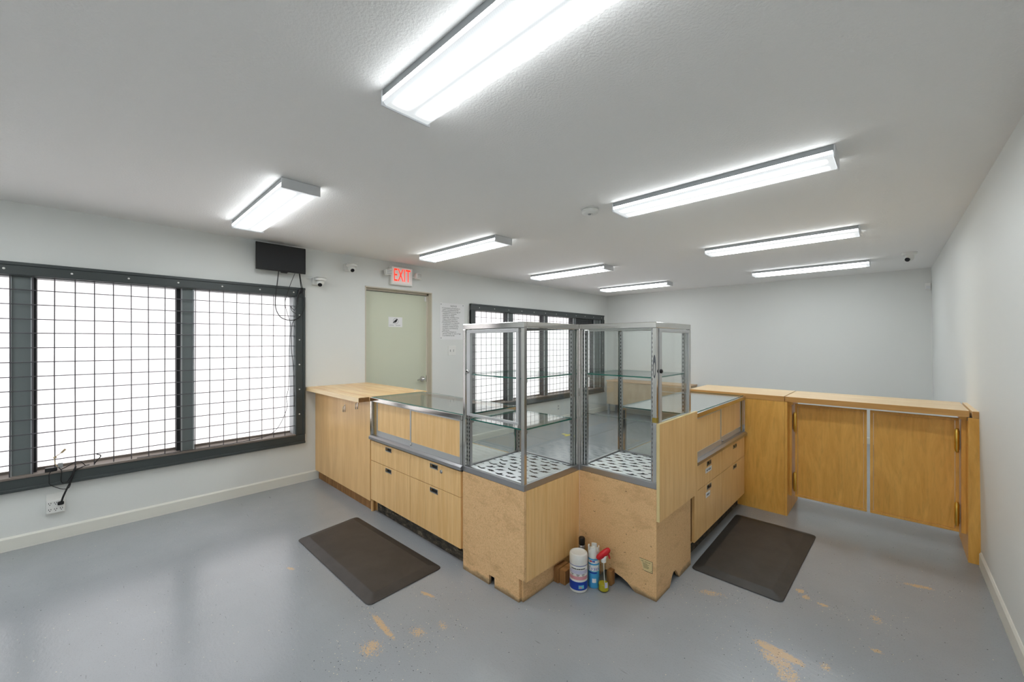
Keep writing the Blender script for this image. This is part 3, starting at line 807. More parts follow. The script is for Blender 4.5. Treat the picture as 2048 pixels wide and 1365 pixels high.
# torn paper sticker with a heading and fine print
st = [(-1.066, .214), (-.987, .214), (-.987, .150), (-1.036, .150), (-1.044, .158), (-1.049, .176), (-1.054, .190), (-1.062, .200)]
stk = P2('torn_sticker', MB().prism(st, Y2a - .0012, Y2a - .0002, 'y'), 'cream', c2, 'torn cream paper sticker with black border')
mb = MB(); fy = Y2a - .0016
mb.box(-1.066, -.987, fy, fy + .0003, .2125, .2145).box(-.9885, -.9865, fy, fy + .0003, .150, .2145).box(-1.036, -.987, fy, fy + .0003, .149, .151)
text_on(mb, 'NEL GROUP', .0108, lambda x, y: (-1.0555 + x, fy, .198 + y), sx=.95)
for k in range(6):
    a = -1.046 + k * .0012; mb.box(a, a + random.uniform(.026, .040), fy, fy + .0003, .1915 - k * .005, .1930 - k * .005)
mb.box(-.997, -.9935, fy, fy + .0003, .157, .160)
P2('sticker_print', mb, 'ink', stk)
# oval mark on the front post and gold strip at the joint
mb = MB(); n = 28; cxm, czm = X2b - .012, 1.318
vs = []; fs = []
for k in range(n):
    a = 2 * PI * k / n
    vs.append((cxm + .0085 * math.cos(a), Y2a - .0007, czm + .066 * math.sin(a) - .0)); vs.append((cxm + .0052 * math.cos(a), Y2a - .0007, czm - .014 + .038 * math.sin(a)))
for k in range(n): fs.append((2 * k, 2 * ((k + 1) % n), 2 * ((k + 1) % n) + 1, 2 * k + 1))
mb.add(vs, fs); P2('oval_decal', mb, 'greyink', c2, 'grey oval decal on the front post')
P2('post_collar', MB().box(X2b - .0245, X2b + .0005, Y2a - .0008, Y2a + .024, 1.002, 1.030), 'gold', c2, 'olive gold joint strip')

# ---------------------------------------------------------------- wooden bar with flip-up flap and saloon gates
YH0, YH1 = 4.016, 4.520
bar = thing('bar_counter', 'honey-coloured birch half-wall counter between the showcases and the gates', 'counter', (-1.07, 4.27, 0))
HX0, HX1 = -1.44, -.652
part('front_panel', MB().box(HX0, HX1 - .019, YH0, YH0 + .018, 0, .955), 'birch', bar)
part('end_panel', MB().box(HX1 - .018, HX1, YH0, YH1, 0, .955), 'birch', bar)
part('back_panel', MB().box(HX0, HX1 - .019, YH1 - .018, YH1, 0, .955), 'birch', bar)
part('end_panel', MB().box(HX0, HX0 + .018, YH0 + .019, YH1 - .019, 0, .955), 'birch', bar)
part('counter_cap', MB().box(HX0 - .01, HX1 - .022, YH0 - .002, YH1 + .03, .956, 1.000, 0, .002), ['birchh'], bar)
part('cap_edge', MB().box(HX0 - .01, HX1 - .022, YH0 - .0035, YH0 - .0021, .957, .999), 'birchedge', bar)
part('hinge_jamb', MB().box(HX1 + .0005, HX1 + .018, 4.105, 4.20, .150, .935), 'birch', bar)
part('flap_ledge', MB().box(HX1 - .018, HX1 + .035, YH0 + .03, YH1, .930, .954).box(HX1 - .018, HX1, YH0 + .0, YH0 + .03, .9555, .9556), 'birch', bar)
flap = thing('counter_flap', 'pale birch flip-up counter flap spanning above the two saloon gates', 'counter flap', (-.15, 4.27, .956))
part('flap_board', MB().box(HX1 - .014, .356, YH0 - .004, YH1 + .03, .957, 1.000, 0, .002), 'birchh', flap)
part('front_edge', MB().box(HX1 - .014, .356, YH0 - .0058, YH0 - .0042, .958, .999), 'birchedge', flap)
post = thing('end_post', 'square birch post with its own cap standing against the right wall', 'post', (.385, 4.25, 0))
part('post_face', MB().box(.350, .404, 3.996, 4.012, .0, .955), 'birch', post)
part('post_side', MB().box(.350, .366, 4.0125, YH1, .0, .929), 'birch', post)
part('post_cap', MB().box(.368, .4045, YH0 - .02, YH1 + .03, .956, 1.000, 0, .002), 'birchh', post)
part('cap_edge', MB().box(.368, .4045, YH0 - .0216, YH0 - .0201, .957, .999), 'birchedge', post)
part('hinge_jamb', MB().box(.3285, .3495, 4.105, 4.20, .150, .935), 'birch', post)
part('flap_ledge', MB().box(.315, .349, YH0 + .03, YH1, .936, .955), 'birch', post)

def gate(label, x0, x1, hinge_left):
    yg = 4.150; z0, z1 = .138, .928
    t = thing('saloon_gate', label, 'gate', ((x0 + x1) / 2, yg, z0), 'birch saloon gates under the flap')
    part('gate_panel', MB().box(x0 + .020, x1 - .020, yg + .008, yg + .018, z0 + .020, z1 - .020), 'birch', t)
    for (a, b, c, e) in ((x0, x1, z0, z0 + .018), (x0, x1, z1 - .018, z1), (x0, x0 + .018, z0 + .018, z1 - .018), (x1 - .018, x1, z0 + .018, z1 - .018)):
        part('edge_strip', MB().box(a, b, yg, yg + .022, c, e, 0, .002), 'birch', t)
    for zc in (.775, .265):
        hx = x0 + .002 if hinge_left else x1 - .012
        h = part('hinge', MB().lathe((hx, yg - .014, zc), [(.004, -.084), (.009, -.080), (.010, -.070), (.012, -.066), (.012, .066), (.010, .070), (.009, .080), (.004, .084)], 16), 'brass', t)
        s = -1 if hinge_left else 1
        part('hinge_plate', MB().box(hx - s * .002, hx + s * .014, yg - .008, yg - .004, zc - .066, zc + .066).box(hx + s * .010, hx + s * .014, yg - .004, yg + .03, zc - .066, zc + .066), 'gold', h)
    return t
gate('left birch saloon gate, hinged on the half-wall counter', -.618, -.158, True)
gate('right birch saloon gate, hinged on the post by the wall', -.139, .322, False)

# ---------------------------------------------------------------- floor mats
def mat(label, m, cor, name='floor_mat'):
    cor = [Vector((c[0], c[1], 0)) for c in cor]; c0 = sum(cor, Vector()) / 4
    def ring(inset, z, rad):
        pts = []
        for i in range(4):
            p = cor[i]; a = (cor[i - 1] - p).normalized(); b = (cor[(i + 1) % 4] - p).normalized()
            q = p + (a + b) * inset
            for k in range(6):
                t = k / 5; p0 = q + a * rad; p2 = q + b * rad
                pts.append((1 - t) ** 2 * p0 + 2 * t * (1 - t) * q + t * t * p2)
        return [(p.x, p.y, z) for p in pts]
    mb = MB(); rings = [ring(.004, .0005, .035), ring(0, .004, .035), ring(.003, .007, .035), ring(.060, .0215, .012), ring(.066, .0222, .01)]
    n = len(rings[0]); vs = [p for r in rings for p in r]; fs = []
    for i in range(len(rings) - 1):
        for k in range(n): fs.append((i * n + k, i * n + (k + 1) % n, (i + 1) * n + (k + 1) % n, (i + 1) * n + k))
    fs.append(tuple(reversed(range(n)))); fs.append(tuple((len(rings) - 1) * n + k for k in range(n)))
    mb.add(vs, fs)
    return solo(name, mb, m, label, 'mat', (c0.x, c0.y, 0), 'anti-fatigue mats in front of the showcases')
mat('brownish black rubber mat with sloping edges, left of the showcases', 'mat1', [(-3.172, 1.04), (-2.092, 1.048), (-2.106, 1.556), (-3.232, 1.520)])
mat('charcoal rubber mat with sloping edges, right of the showcases', 'mat2', [(-.948, 2.655), (-.452, 2.650), (-.424, 3.748), (-.968, 3.752)])

# ---------------------------------------------------------------- cleaning supplies in the corner
def cyl_wrap(c, r):
    return lambda x, y, a0=0.0: (c[0] + r * math.cos(a0 + x / r), c[1] + r * math.sin(a0 + x / r), y)
AC = math.atan2(-1.99, 1.35)                   # bearing from the corner back to the viewer's side of the room
cw = (-1.352, 1.985)
t = thing('wipes_canister', 'white and blue canister of cleaning wipes, front left of the bottles', 'canister', (cw[0], cw[1], 0))
part('canister_body', MB().lathe((cw[0], cw[1], 0), [(.045, .0), (.051, .004), (.052, .012), (.052, .160), (.0505, .163)], 32), 'white', t)
part('canister_lid', MB().lathe((cw[0], cw[1], .163), [(.0522, 0), (.0532, .004), (.0532, .042), (.050, .052), (.042, .056), (.040, .053), (.030, .050), (.010, .051)], 32), 'white', t)
def band(r, z0, z1, m, a0=-1.5, a1=1.5, name='label_band', par=None, c=cw, lab=None):
    n = 24; vs = []; fs = []
    for k in range(n + 1):
        a = AC + a0 + (a1 - a0) * k / n
        for z in (z0, z1): vs.append((c[0] + r * math.cos(a), c[1] + r * math.sin(a), z))
    for k in range(n): fs.append((2 * k, 2 * k + 2, 2 * k + 3, 2 * k + 1))
    mb = MB().add(vs, fs, 0, True); return part(name, mb, m, par, lab)
band(.0526, .018, .066, 'blue', -3.1, 3.1, par=t)
band(.0526, .078, .098, 'pink', -1.2, 1.2, par=t)
band(.0526, .112, .134, 'lilac', -1.2, 1.2, par=t)
band(.0532, .028, .048, 'aqua', 0.0, .62, par=t)
band(.0532, .030, .040, 'pink', 0.1, .36, par=t)
band(.0528, .156, .159, 'blue', -3.1, 3.1, par=t)
mb = MB(); wr_ = cyl_wrap(cw, .0530)
for (z, h, segs) in ((.138, .006, [(-.045, -.012), (-.010, .010), (.012, .042)]), (.106, .004, [(-.046, -.030), (-.012, .006), (.020, .038)]), (.100, .003, [(-.044, -.034), (-.010, .003), (.022, .036)])):
    for (a, b) in segs:
        k = a
        while k < b:
            e = min(k + random.uniform(.003, .006), b); vs = [wr_(q, zz, AC) for q, zz in ((k, z), (e, z), (e, z + h), (k, z + h))]; mb.add(vs, [(0, 1, 2, 3)]); k = e + .0012
part('label_print', mb, 'ink', t)

cc = (-1.302, 2.070)
t = thing('aerosol_can', 'pale blue aerosol disinfectant can with white castellated cap', 'can', (cc[0], cc[1], 0))
part('can_body', MB().lathe((cc[0], cc[1], 0), [(.030, 0), (.033, .004), (.033, .166), (.030, .174), (.026, .178)], 28), 'ltblue', t)
mb = MB().lathe((cc[0], cc[1], .174), [(.031, 0), (.034, .004), (.034, .046), (.030, .046), (.029, .040)], 28)
for k in range(4):
    a = AC + .8 * k * 2 - .2; mb.v = mb.v
    n = 5; r0, r1 = .027, .034; vs = []
    for zz in (.219, .241 - .002 * (k % 2)):
        for rr_ in (r0, r1):
            for q in range(n): b = a + 1.0 * (q / (n - 1)) - .5; vs.append((cc[0] + rr_ * math.cos(b), cc[1] + rr_ * math.sin(b), zz))
    fs = []
    for q in range(n - 1):
        fs += [(q, q + 1, n + q + 1, n + q), (2 * n + q, 3 * n + q, 3 * n + q + 1, 2 * n + q + 1), (q, 2 * n + q, 2 * n + q + 1, q + 1), (n + q, n + q + 1, 3 * n + q + 1, 3 * n + q)]
    fs += [(0, n, 3 * n, 2 * n), (n - 1, 3 * n - 1, 4 * n - 1, 2 * n - 1)]
    mb.add(vs, fs)
mb.lathe((cc[0], cc[1], .205), [(.012, 0), (.012, .026), (.008, .030)], 12)
part('spray_cap', mb, 'white', t)
band(.0335, .148, .166, 'paper', -1.6, 1.6, par=t, c=cc)
band(.0339, .156, .164, 'red', -.75, -.35, par=t, c=cc); band(.0339, .156, .164, 'blue', -.30, .2, par=t, c=cc)
band(.0335, .098, .140, 'aqua', -1.6, 1.6, par=t, c=cc); band(.0339, .089, .098, 'blue', -.9, .55, par=t, c=cc)
mb = MB(); wr_ = cyl_wrap(cc, .0345); text_on(mb, 'Lysol', .034, lambda x, y: wr_(x, .108 + y, AC), 'CENTER', shear=.25)
part('label_print', mb, 'blue', t); band(.0343, .104, .138, 'paper', -1.1, .95, par=t, c=cc)
band(.0339, .036, .060, 'paper', -.3, .4, par=t, c=cc)

cb = (-1.418, 2.118)
t = thing('soap_bottle', 'yellow bottle with grey collar and black cap, behind the wipes canister', 'bottle', (cb[0], cb[1], 0))
part('bottle_body', MB().lathe((cb[0], cb[1], 0), [(.026, 0), (.029, .004), (.029, .140), (.026, .155), (.018, .164)], 24), 'yellow', t)
part('collar', MB().lathe((cb[0], cb[1], .164), [(.020, 0), (.022, .003), (.022, .018), (.018, .024)], 20), 'steel', t)
part('cap', MB().lathe((cb[0], cb[1], .188), [(.017, 0), (.0195, .003), (.0195, .040), (.016, .046)], 20), 'black', t)

cs = (-1.236, 2.072)
t = thing('spray_bottle', 'clear spray bottle with yellow liquid and red trigger head', 'bottle', (cs[0], cs[1], 0))
part('bottle_shell', MB().lathe((cs[0], cs[1], 0), [(.026, 0), (.031, .005), (.031, .050), (.028, .068), (.018, .092), (.0135, .104), (.013, .168), (.011, .172)], 24), 'clearplastic', t)
part('liquid', MB().lathe((cs[0], cs[1], .003), [(.024, 0), (.0285, .005), (.0285, .038), (.026, .040)], 24), 'yellow', t)
part('dip_tube', MB().tube([(cs[0], cs[1], .17), (cs[0] + .004, cs[1], .09), (cs[0] + .01, cs[1], .012)], .002, 6), 'white', t)
part('collar', MB().lathe((cs[0], cs[1], .166), [(.014, 0), (.0155, .002), (.0155, .022), (.012, .026)], 20), 'white', t)
# trigger head: tapered body pointing up and to the right, nozzle and trigger
ex, ey = math.cos(math.radians(43.68)), math.sin(math.radians(43.68))       # head points along this bearing
mb = MB(); prof = [(-.040, .186, .007), (-.033, .190, .015), (-.014, .203, .020), (.012, .222, .020), (.028, .235, .016), (.036, .242, .008)]
vs = []; fs = []; n = 12
for (u, z, r) in prof:
    for k in range(n):
        a = 2 * PI * k / n; lx = -r * math.cos(a) * .55; lz = r * math.cos(a) * .85; w = r * .8 * math.sin(a)
        vs.append((cs[0] + (u + lx) * ex - w * ey, cs[1] + (u + lx) * ey + w * ex, z + lz))
for i in range(len(prof) - 1):
    for k in range(n): fs.append((i * n + k, i * n + (k + 1) % n, (i + 1) * n + (k + 1) % n, (i + 1) * n + k))
fs.append(tuple(range(n))); fs.append(tuple((len(prof) - 1) * n + k for k in range(n)))
part('trigger_head', mb.add(vs, fs, 0, True), 'red', t)
part('trigger', MB().tube([(cs[0] + .022 * ex, cs[1] + .022 * ey, .222), (cs[0] + .030 * ex, cs[1] + .030 * ey, .205), (cs[0] + .036 * ex, cs[1] + .036 * ey, .186)], .005, 8), 'red', t)
part('head_throat', MB().lathe((cs[0] + .004 * ex, cs[1] + .004 * ey, .190), [(.013, 0), (.014, .01), (.012, .026)], 14), 'white', t)
band(.0315, .030, .062, 'lilac', .15, .75, name='label_sticker', par=t, c=cs)

solo('wood_block', MB().box(-1.500, -1.466, 1.938, 2.04, 0.0005, .090, 0, .002)
     .box(-1.465, -1.424, 1.950, 2.05, 0.0005, .084, 0, .002), 'oakend',
     'short brown lumber offcut tucked under the left tall showcase beside the wipes canister', 'block', (-1.465, 1.99, 0), 'lumber offcuts by the cleaning bottles')
solo('wood_block', MB().box(-1.252, -1.222, 2.134, 2.177, 0.0005, .086, 0, .002), 'oakend',
     'small brown lumber offcut behind the clear spray bottle', 'block', (-1.237, 2.155, 0), 'lumber offcuts by the cleaning bottles')
solo('floor_tape', MB().box(-3.82, -3.56, 5.13, 5.18, .0003, .0012).box(-3.72, -3.67, 5.06, 5.25, .0013, .0021), 'tape', 'yellow tape cross stuck on the floor behind the showcases', 'tape', (-3.7, 5.16, 0))

# ---------------------------------------------------------------- things on the left wall
# small television
tv = thing('television', 'small black flat television high on the wall above the window corner', 'television', (-4.36, 1.287, 2.14))
TX = -4.36; ty0, ty1, tz0, tz1 = 1.066, 1.509, 2.150, 2.410
part('back_shell', MB().box(TX - .045, TX - .010, ty0 + .01, ty1 - .01, tz0 + .01, tz1 - .01, 0, .01), 'black', tv)
part('bezel', MB().box(TX - .012, TX, ty0, ty1, tz0, tz0 + .016, 0, .002).box(TX - .012, TX, ty0, ty1, tz1 - .010, tz1, 0, .002).box(TX - .012, TX, ty0, ty0 + .010, tz0 + .016, tz1 - .01).box(TX - .012, TX, ty1 - .010, ty1, tz0 + .016, tz1 - .01), 'black', tv)
part('screen', MB().box(TX - .011, TX - .003, ty0 + .010, ty1 - .010, tz0 + .016, tz1 - .010), 'screen', tv)
part('chin_sensor', MB().prism([(1.275, tz0 + .002), (1.345, tz0 + .002), (1.335, tz0 - .012), (1.285, tz0 - .012)], TX - .012, TX - .001, 'x'), 'black', tv)
part('wall_bracket', MB().box(XL + .001, XL + .012, 1.22, 1.36, 2.20, 2.36).box(XL + .012, TX - .044, 1.26, 1.32, 2.24, 2.32), 'black', tv)
cx_ = -4.415
part('video_cable', MB().tube([(cx_ + .01, 1.274, 2.165), (cx_, 1.262, 2.02), (cx_, 1.247, 1.873), (cx_, 1.255, 1.775), (cx_, 1.300, 1.700), (cx_, 1.382, 1.677), (cx_, 1.455, 1.70), (cx_, 1.502, 1.77), (cx_, 1.515, 1.85), (cx_, 1.503, 1.95), (cx_, 1.485, 2.02), (cx_ + .01, 1.462, 2.165)], .0042), 'cable', tv, 'thick black cable hanging in a loop below the television')
part('power_cord', MB().tube([(cx_ + .015, 1.425, 2.165), (cx_, 1.39, 2.06), (cx_, 1.36, 1.96), (cx_, 1.335, 1.86), (cx_, 1.345, 1.78), (cx_, 1.375, 1.68), (cx_, 1.385, 1.60), (cx_, 1.372, 1.38), (cx_, 1.370, 1.10), (cx_, 1.362, .97), (cx_, 1.345, .90), (cx_, 1.352, .80), (cx_, 1.30, .66), (cx_, 1.24, .58), (cx_ - .005, 1.15, .538), (cx_ - .01, .95, .520), (cx_ - .01, .60, .5185), (cx_ - .012, .25, .5185)], .0026), 'cable', tv, 'thin black cord running down the window mesh and along the sill')
part('power_cord', MB().tube([(cx_ + .012, 1.468, 2.165), (cx_ + .005, 1.485, 2.06), (cx_ + .005, 1.50, 2.0), (cx_, 1.478, 1.97), (cx_, 1.462, 1.93), (cx_, 1.450, 1.86), (cx_, 1.42, 1.78), (cx_, 1.385, 1.82), (cx_, 1.40, 1.77), (cx_, 1.44, 1.74), (cx_, 1.44, 1.69), (cx_, 1.40, 1.64), (cx_, 1.392, 1.4), (cx_, 1.41, 1.2), (cx_, 1.42, .8)], .0028)
     .tube([(cx_, 1.49, 2.01), (cx_, 1.462, 1.985), (cx_, 1.472, 1.955), (cx_, 1.502, 1.985), (cx_, 1.488, 2.012), (cx_, 1.46, 1.955), (cx_, 1.445, 1.90), (cx_, 1.452, 1.84)], .006), 'cable', tv, 'bundled black cord knotted over the window frame corner below the television')

def turret(label, y, z, ang):
    t = thing('security_camera', label, 'camera', (XL, y, z), 'white turret cameras on the window wall')
    part('wall_box', MB().box(XL + .001, XL + .05, y - .050, y + .045, z - .075, z - .002, 0, .006).box(XL + .001, XL + .165, y - .05, y + .05, z - .006, z, 0, .003), 'white', t)
    cxx = XL + .105
    part('base_ring', MB().lathe((cxx, y, z - .036), [(.050, 0), (.056, .006), (.056, .024), (.050, .030)], 28), 'white', t)
    e = part('eyeball', MB().lathe((cxx, y, z - .055), [(.008, -.034), (.022, -.030), (.034, -.018), (.039, 0), (.037, .014), (.030, .022)], 24), 'white', t)
    dv = Vector((math.cos(ang), math.sin(ang), -.75)).normalized()
    q = Vector((0, 0, 1)).rotation_difference(dv)
    mb = MB().lathe((0, 0, 0), [(.020, .026), (.021, .036), (.017, .040), (.006, .0405)], 20)
    mb.v = [tuple(q @ Vector(v) + Vector((cxx, y, z - .060))) for v in mb.v]
    part('lens', mb, 'lens', e)
turret('lower white turret security camera just right of the television', 1.655, 2.135, -.45)
turret('higher white turret security camera between the television and exit sign', 1.992, 2.330, -.10)

ex_ = thing('exit_sign', 'lit red EXIT sign with two emergency lamp heads above the door', 'sign', (XL, 2.66, 2.17))
part('sign_body', MB().box(XL + .001, XL + .046, 2.505, 2.805, 2.160, 2.385, 0, .006), 'white', ex_)
part('sign_face', MB().box(XL + .046, XL + .050, 2.520, 2.795, 2.178, 2.378, 0, .002), 'exitface', ex_)
mb = MB(); vs, fs = text_shape('EXIT', .2, 'LEFT')
xs = [v[0] for v in vs]; ys = [v[1] for v in vs]; w_ = max(xs) - min(xs); h_ = max(ys) - min(ys)
mb.add([(XL + .0508, 2.545 + (v[0] - min(xs)) / w_ * .228, 2.207 + (v[1] - min(ys)) / h_ * .152) for v in vs], fs)
part('exit_letters', mb, 'exitred', ex_)
for (yy, zz, tl) in ((2.455, 2.300, .25), (2.872, 2.293, -.12)):
    mb = MB().box(-.03, .03, -.044, .044, -.036, .036, 0, .014)
    c, s_ = math.cos(tl), math.sin(tl)
    mb.v = [(XL + .07 + v[0], yy + v[1] * c - v[2] * s_, zz + v[1] * s_ + v[2] * c) for v in mb.v]
    lh = part('lamp_head', mb, 'white', ex_)
    g = MB()
    for k in range(3): g.box(XL + .1005, XL + .102, yy - .030, yy + .030, zz - .022 + k * .018, zz - .016 + k * .018)
    part('lamp_grille', g, 'housing', lh)
    part('lamp_arm', MB().tube([(XL + .03, 2.52 if yy < 2.6 else 2.79, zz - .02), (XL + .06, yy, zz - .01)], .012, 10), 'white', lh)

# paper notice with four paragraphs
nt_ = thing('wall_notice', 'large white paper notice with bulleted text right of the door', 'notice', (XL, 3.47, 1.49))
ny0, ny1, nz0, nz1 = 3.262, 3.690, 1.493, 1.995
part('sheet', MB().box(XL + .0008, XL + .0018, ny0, ny1, nz0, nz1), 'paper', nt_)
lines = [(0, 'Consumption of marijuana in'), (1, 'public is prohibited by law.'), (0, 'Transportation or carriage of'), (1, 'marijuana or marijuana'), (1, 'products on Alaska'), (1, 'waterways, including cruise'), (1, 'ships, or by air carrier is'),
         (1, 'prohibited by federal law.'), (0, 'Transportation or shipment'), (1, 'of marijuana or marijuana'), (1, 'products outside the State'), (1, 'of Alaska is prohibited by'), (1, 'federal law.'), (0, 'Providing marijuana to'), (1, 'persons under 21 years of age'), (1, 'is prohibited by law.')]
mb = MB()
text_on(mb, 'NOTICE', .030, lambda x, y: (XL + .0022, (ny0 + ny1) / 2 + .02 + x, nz1 - .048 + y), 'CENTER')
for i, (c, s_) in enumerate(lines):
    z = nz1 - .077 - i * .0252
    if c == 0:
        mb.box(XL + .0019, XL + .0022, ny0 + .034, ny0 + .040, z + .005, z + .012)
    text_on(mb, s_, .0262, lambda x, y, z=z: (XL + .0022, ny0 + .045 + x, z + y), sx=.98)
part('notice_text', mb, 'ink', nt_)
for (a, b) in ((ny0 + .02, nz1 - .02), (ny1 - .025, nz1 - .02), (ny0 + .02, nz0 + .02)):
    part('tack', MB().lathe((XL + .0018, a, b), [(.006, 0), (.005, .003), (.002, .004)], 10, 'x'), 'greyink', nt_)

# door sign: raven logo in a ring with lettering
ds = thing('door_sign', 'small white card with a black bird logo on the grey-green door', 'sign', (fx, 2.64, 1.64))
part('card', MB().box(fx + .0006, fx + .0016, 2.545, 2.738, 1.647, 1.772), 'paper', ds)
mb = MB(); cy_, cz_ = 2.641, 1.722
n = 36; vs = []; fs = []
for k in range(n):
    a = 2 * PI * k / n
    for r in (.036, .0325): vs.append((fx + .0019, cy_ + .004 + r * math.cos(a), cz_ + r * math.sin(a)))
for k in range(n): fs.append((2 * k, 2 * ((k + 1) % n), 2 * ((k + 1) % n) + 1, 2 * k + 1))
mb.add(vs, fs, 1)
rv = [(.034, .020), (.026, .028), (.016, .027), (.004, .018), (-.010, .008), (-.024, -.008), (-.040, -.030), (-.030, -.027), (-.018, -.020), (-.002, -.020), (.012, -.014), (.022, .002), (.026, .014)]
mb.add([(fx + .0022, cy_ + p, cz_ + q) for p, q in rv], [tuple(range(len(rv)))], 0)
text_on(mb, 'GREEN', .0165, lambda x, y: (fx + .0019, 2.556 + x, 1.663 + y), spacing=1.35, mi=1)
text_on(mb, 'RAVEN', .0165, lambda x, y: (fx + .0019, 2.646 + x, 1.663 + y), spacing=1.35, mi=0)
part('card_print', mb, ['ink', 'greyink'], ds)

# switch plate, outlets
sw = thing('light_switch', 'white double light switch plate under the notice', 'switch', (XL, 3.465, 1.335))
part('plate', MB().box(XL + .001, XL + .006, 3.398, 3.532, 1.272, 1.405, 0, .002), 'white', sw)
for yy, dz in ((3.437, .006), (3.493, -.006)):
    part('toggle', MB().box(XL + .0062, XL + .018, yy - .005, yy + .005, 1.328 + dz, 1.348 + dz, 0, .002), 'white', sw)
    part('toggle_slot', MB().box(XL + .006, XL + .0068, yy - .008, yy + .008, 1.322, 1.354), 'jamb', sw)
ol = thing('wall_outlet', 'white duplex outlet below the far window behind the showcases', 'outlet', (XL, 5.91, .26))
part('plate', MB().box(XL + .001, XL + .006, 5.875, 5.945, .205, .32, 0, .002), 'white', ol)
for z in (.235, .285): part('socket', MB().box(XL + .006, XL + .0068, 5.893, 5.927, z - .016, z + .016), 'jamb', ol)
tap = thing('outlet_adapter', 'white six-socket outlet adapter under the left window', 'outlet', (XL, -.185, .26))
part('wall_plate', MB().box(XL + .001, XL + .005, -.232, -.138, .188, .345, 0, .002), 'white', tap)
part('adapter_body', MB().box(XL + .005, XL + .032, -.230, -.140, .205, .300, 0, .006), 'white', tap)
for iy in range(3):
    for iz in range(2):
        yy = -.212 + iy * .028; zz = .232 + iz * .045
        mb = MB().box(XL + .032, XL + .0326, yy - .007, yy - .004, zz, zz + .009).box(XL + .032, XL + .0326, yy + .004, yy + .007, zz, zz + .009).box(XL + .032, XL + .0326, yy - .0025, yy + .0025, zz - .009, zz - .004)
        part('socket', mb, 'black', tap)
PX = XL + .055
pb = thing('power_brick', 'small black power brick on the left window sill with cords running to the socket adapter', 'adapter', (XL + .02, -.212, .513))
part('brick_body', MB().box(XL + .0, XL + .036, -.236, -.176, .5125, .5405, 0, .004), 'black', pb)
part('brick_tag', MB().box(XL - .02, XL - .017, -.176, -.150, .520, .556), 'jamb', pb)
part('plug_cord', MB().box(XL + .034, XL + .062, -.174, -.142, .264, .286, 0, .006).tube([(XL + .05, -.155, .28), (PX, -.148, .315), (PX, -.131, .366), (PX, -.108, .43), (PX, -.099, .47), (PX - .003, -.092, .50), (PX - .01, -.084, .527)], .0055), 'cable', pb)
part('power_cord', MB().tube([(XL + .03, -.205, .519), (XL + .05, -.214, .50), (PX, -.214, .46), (PX, -.212, .43), (PX, -.19, .405), (PX, -.15, .378), (PX, -.122, .376), (PX, -.112, .395), (PX + .004, -.108, .43), (PX, -.103, .46)], .0024), 'cable', pb)
part('power_cord', MB().tube([(XL + .03, -.17, .535), (XL + .046, -.155, .512), (PX, -.157, .46), (PX, -.156, .436), (PX, -.145, .418), (PX, -.127, .425), (PX, -.108, .46), (XL + .05, -.085, .497), (XL + .04, -.045, .518), (XL + .02, -.015, .519)], .003), 'cable', pb)
solo('zip_tie_lead', MB().tube([(XL + .02, -.172, .535), (XL + .02, -.186, .56), (XL + .022, -.190, .60), (XL + .022, -.187, .614), (XL + .024, -.165, .632), (XL + .024, -.152, .642)], .0024).tube([(XL + .024, -.156, .639), (XL + .025, -.136, .663)], .0065)
     .tube([(XL + .022, -.195, .610), (XL + .024, -.180, .611)], .006), ['tan'], 'short lead with tan connector tied to the window mesh', 'cord', (XL + .02, -.18, .54))
solo('cord_end', MB().tube([(XL + .016, .012, .520), (XL + .018, .030, .548), (XL + .02, .045, .568), (XL + .02, .043, .582), (XL + .02, .024, .592)], .0035), 'cable', 'bent black cord end sticking up behind the mesh on the sill', 'cord', (XL + .018, .02, .52))
solo('loose_cord', MB().tube([(XL + .02, -.16, .5165), (XL + .025, -.13, .530), (XL + .025, -.09, .556), (XL + .028, -.062, .556), (XL + .026, -.045, .535), (XL + .02, -.035, .5175)], .0028), 'cable', 'black cord arching over the sill beside the power brick', 'cord', (XL + .02, -.1, .52))

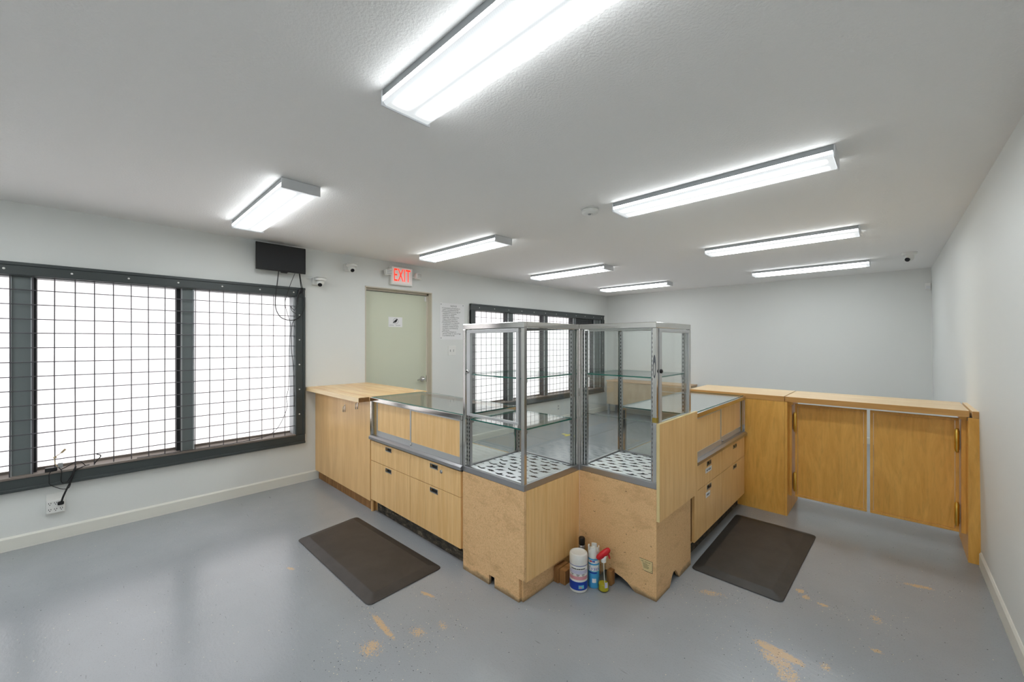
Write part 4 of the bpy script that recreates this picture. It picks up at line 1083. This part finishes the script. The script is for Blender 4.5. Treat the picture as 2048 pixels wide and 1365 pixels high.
# ---------------------------------------------------------------- ceiling and back-wall devices
sd = thing('smoke_detector', 'round white smoke detector on the ceiling between the two rows of lights', 'smoke detector', (-1.632, 2.545, HC))
part('mounting_plate', MB().lathe((-1.632, 2.545, HC - .008), [(.066, 0), (.066, .0075)], 32), 'white', sd)
part('detector_body', MB().lathe((-1.632, 2.545, HC - .044), [(.020, 0), (.022, .004), (.050, .006), (.060, .014), (.062, .034)], 32), 'white', sd)
part('test_button', MB().lathe((-1.626, 2.53, HC - .048), [(.010, 0), (.011, .0045)], 14), 'housing', sd)
sc_ = thing('security_camera', 'white dome security camera on the ceiling near the right wall', 'camera', (.115, 6.20, HC))
part('base_ring', MB().lathe((.115, 6.20, HC - .034), [(.052, 0), (.062, .006), (.064, .033)], 28), 'white', sc_)
e = part('eyeball', MB().lathe((.115, 6.20, HC - .07), [(.010, -.026), (.028, -.018), (.038, 0), (.040, .018), (.036, .036)], 24), 'white', sc_)
dv = Vector((-.62, -1, -.55)).normalized(); q = Vector((0, 0, 1)).rotation_difference(dv)
mb = MB().lathe((0, 0, 0), [(.022, .028), (.023, .038), (.018, .042), (.006, .0425)], 20); mb.v = [tuple(q @ Vector(v) + Vector((.115, 6.20, HC - .066))) for v in mb.v]
part('lens', mb, 'lens', e)
yb_ = YBR - (YBR - YBL) * (.35 - .32) / (.35 - XL)
pr = thing('motion_sensor', 'small white motion sensor high in the right back corner', 'sensor', (.318, yb_, 2.2))
part('sensor_body', MB().box(.290, .346, yb_ - .045, yb_ - .001, 2.150, 2.245, 0, .010), 'white', pr)
part('sensor_window', MB().box(.297, .339, yb_ - .047, yb_ - .0445, 2.160, 2.200, 0, .001), 'whitemetal', pr)

lc = thing('low_cabinet', 'low beige cabinet on short legs against the back wall, behind the glass cases', 'cabinet', (-3.5, 7.4, 0))
part('front_panel', MB().box(-4.22, -2.60, 7.20, 7.218, .21, .665), 'beige', lc)
part('cabinet_top', MB().box(-4.23, -2.59, 7.185, 7.58, .6655, .690, 0, .003), 'beigedge', lc)
for xx in (-4.22, -2.618): part('side_panel', MB().box(xx, xx + .018, 7.219, 7.57, .21, .665), 'beige', lc)
part('bottom_panel', MB().box(-4.201, -2.619, 7.219, 7.57, .21, .228), 'beige', lc)
for xx in (-4.215, -2.645):
    for yy in (7.215, 7.53): part('leg', MB().box(xx, xx + .04, yy, yy + .04, 0, .2095), 'housing', lc)
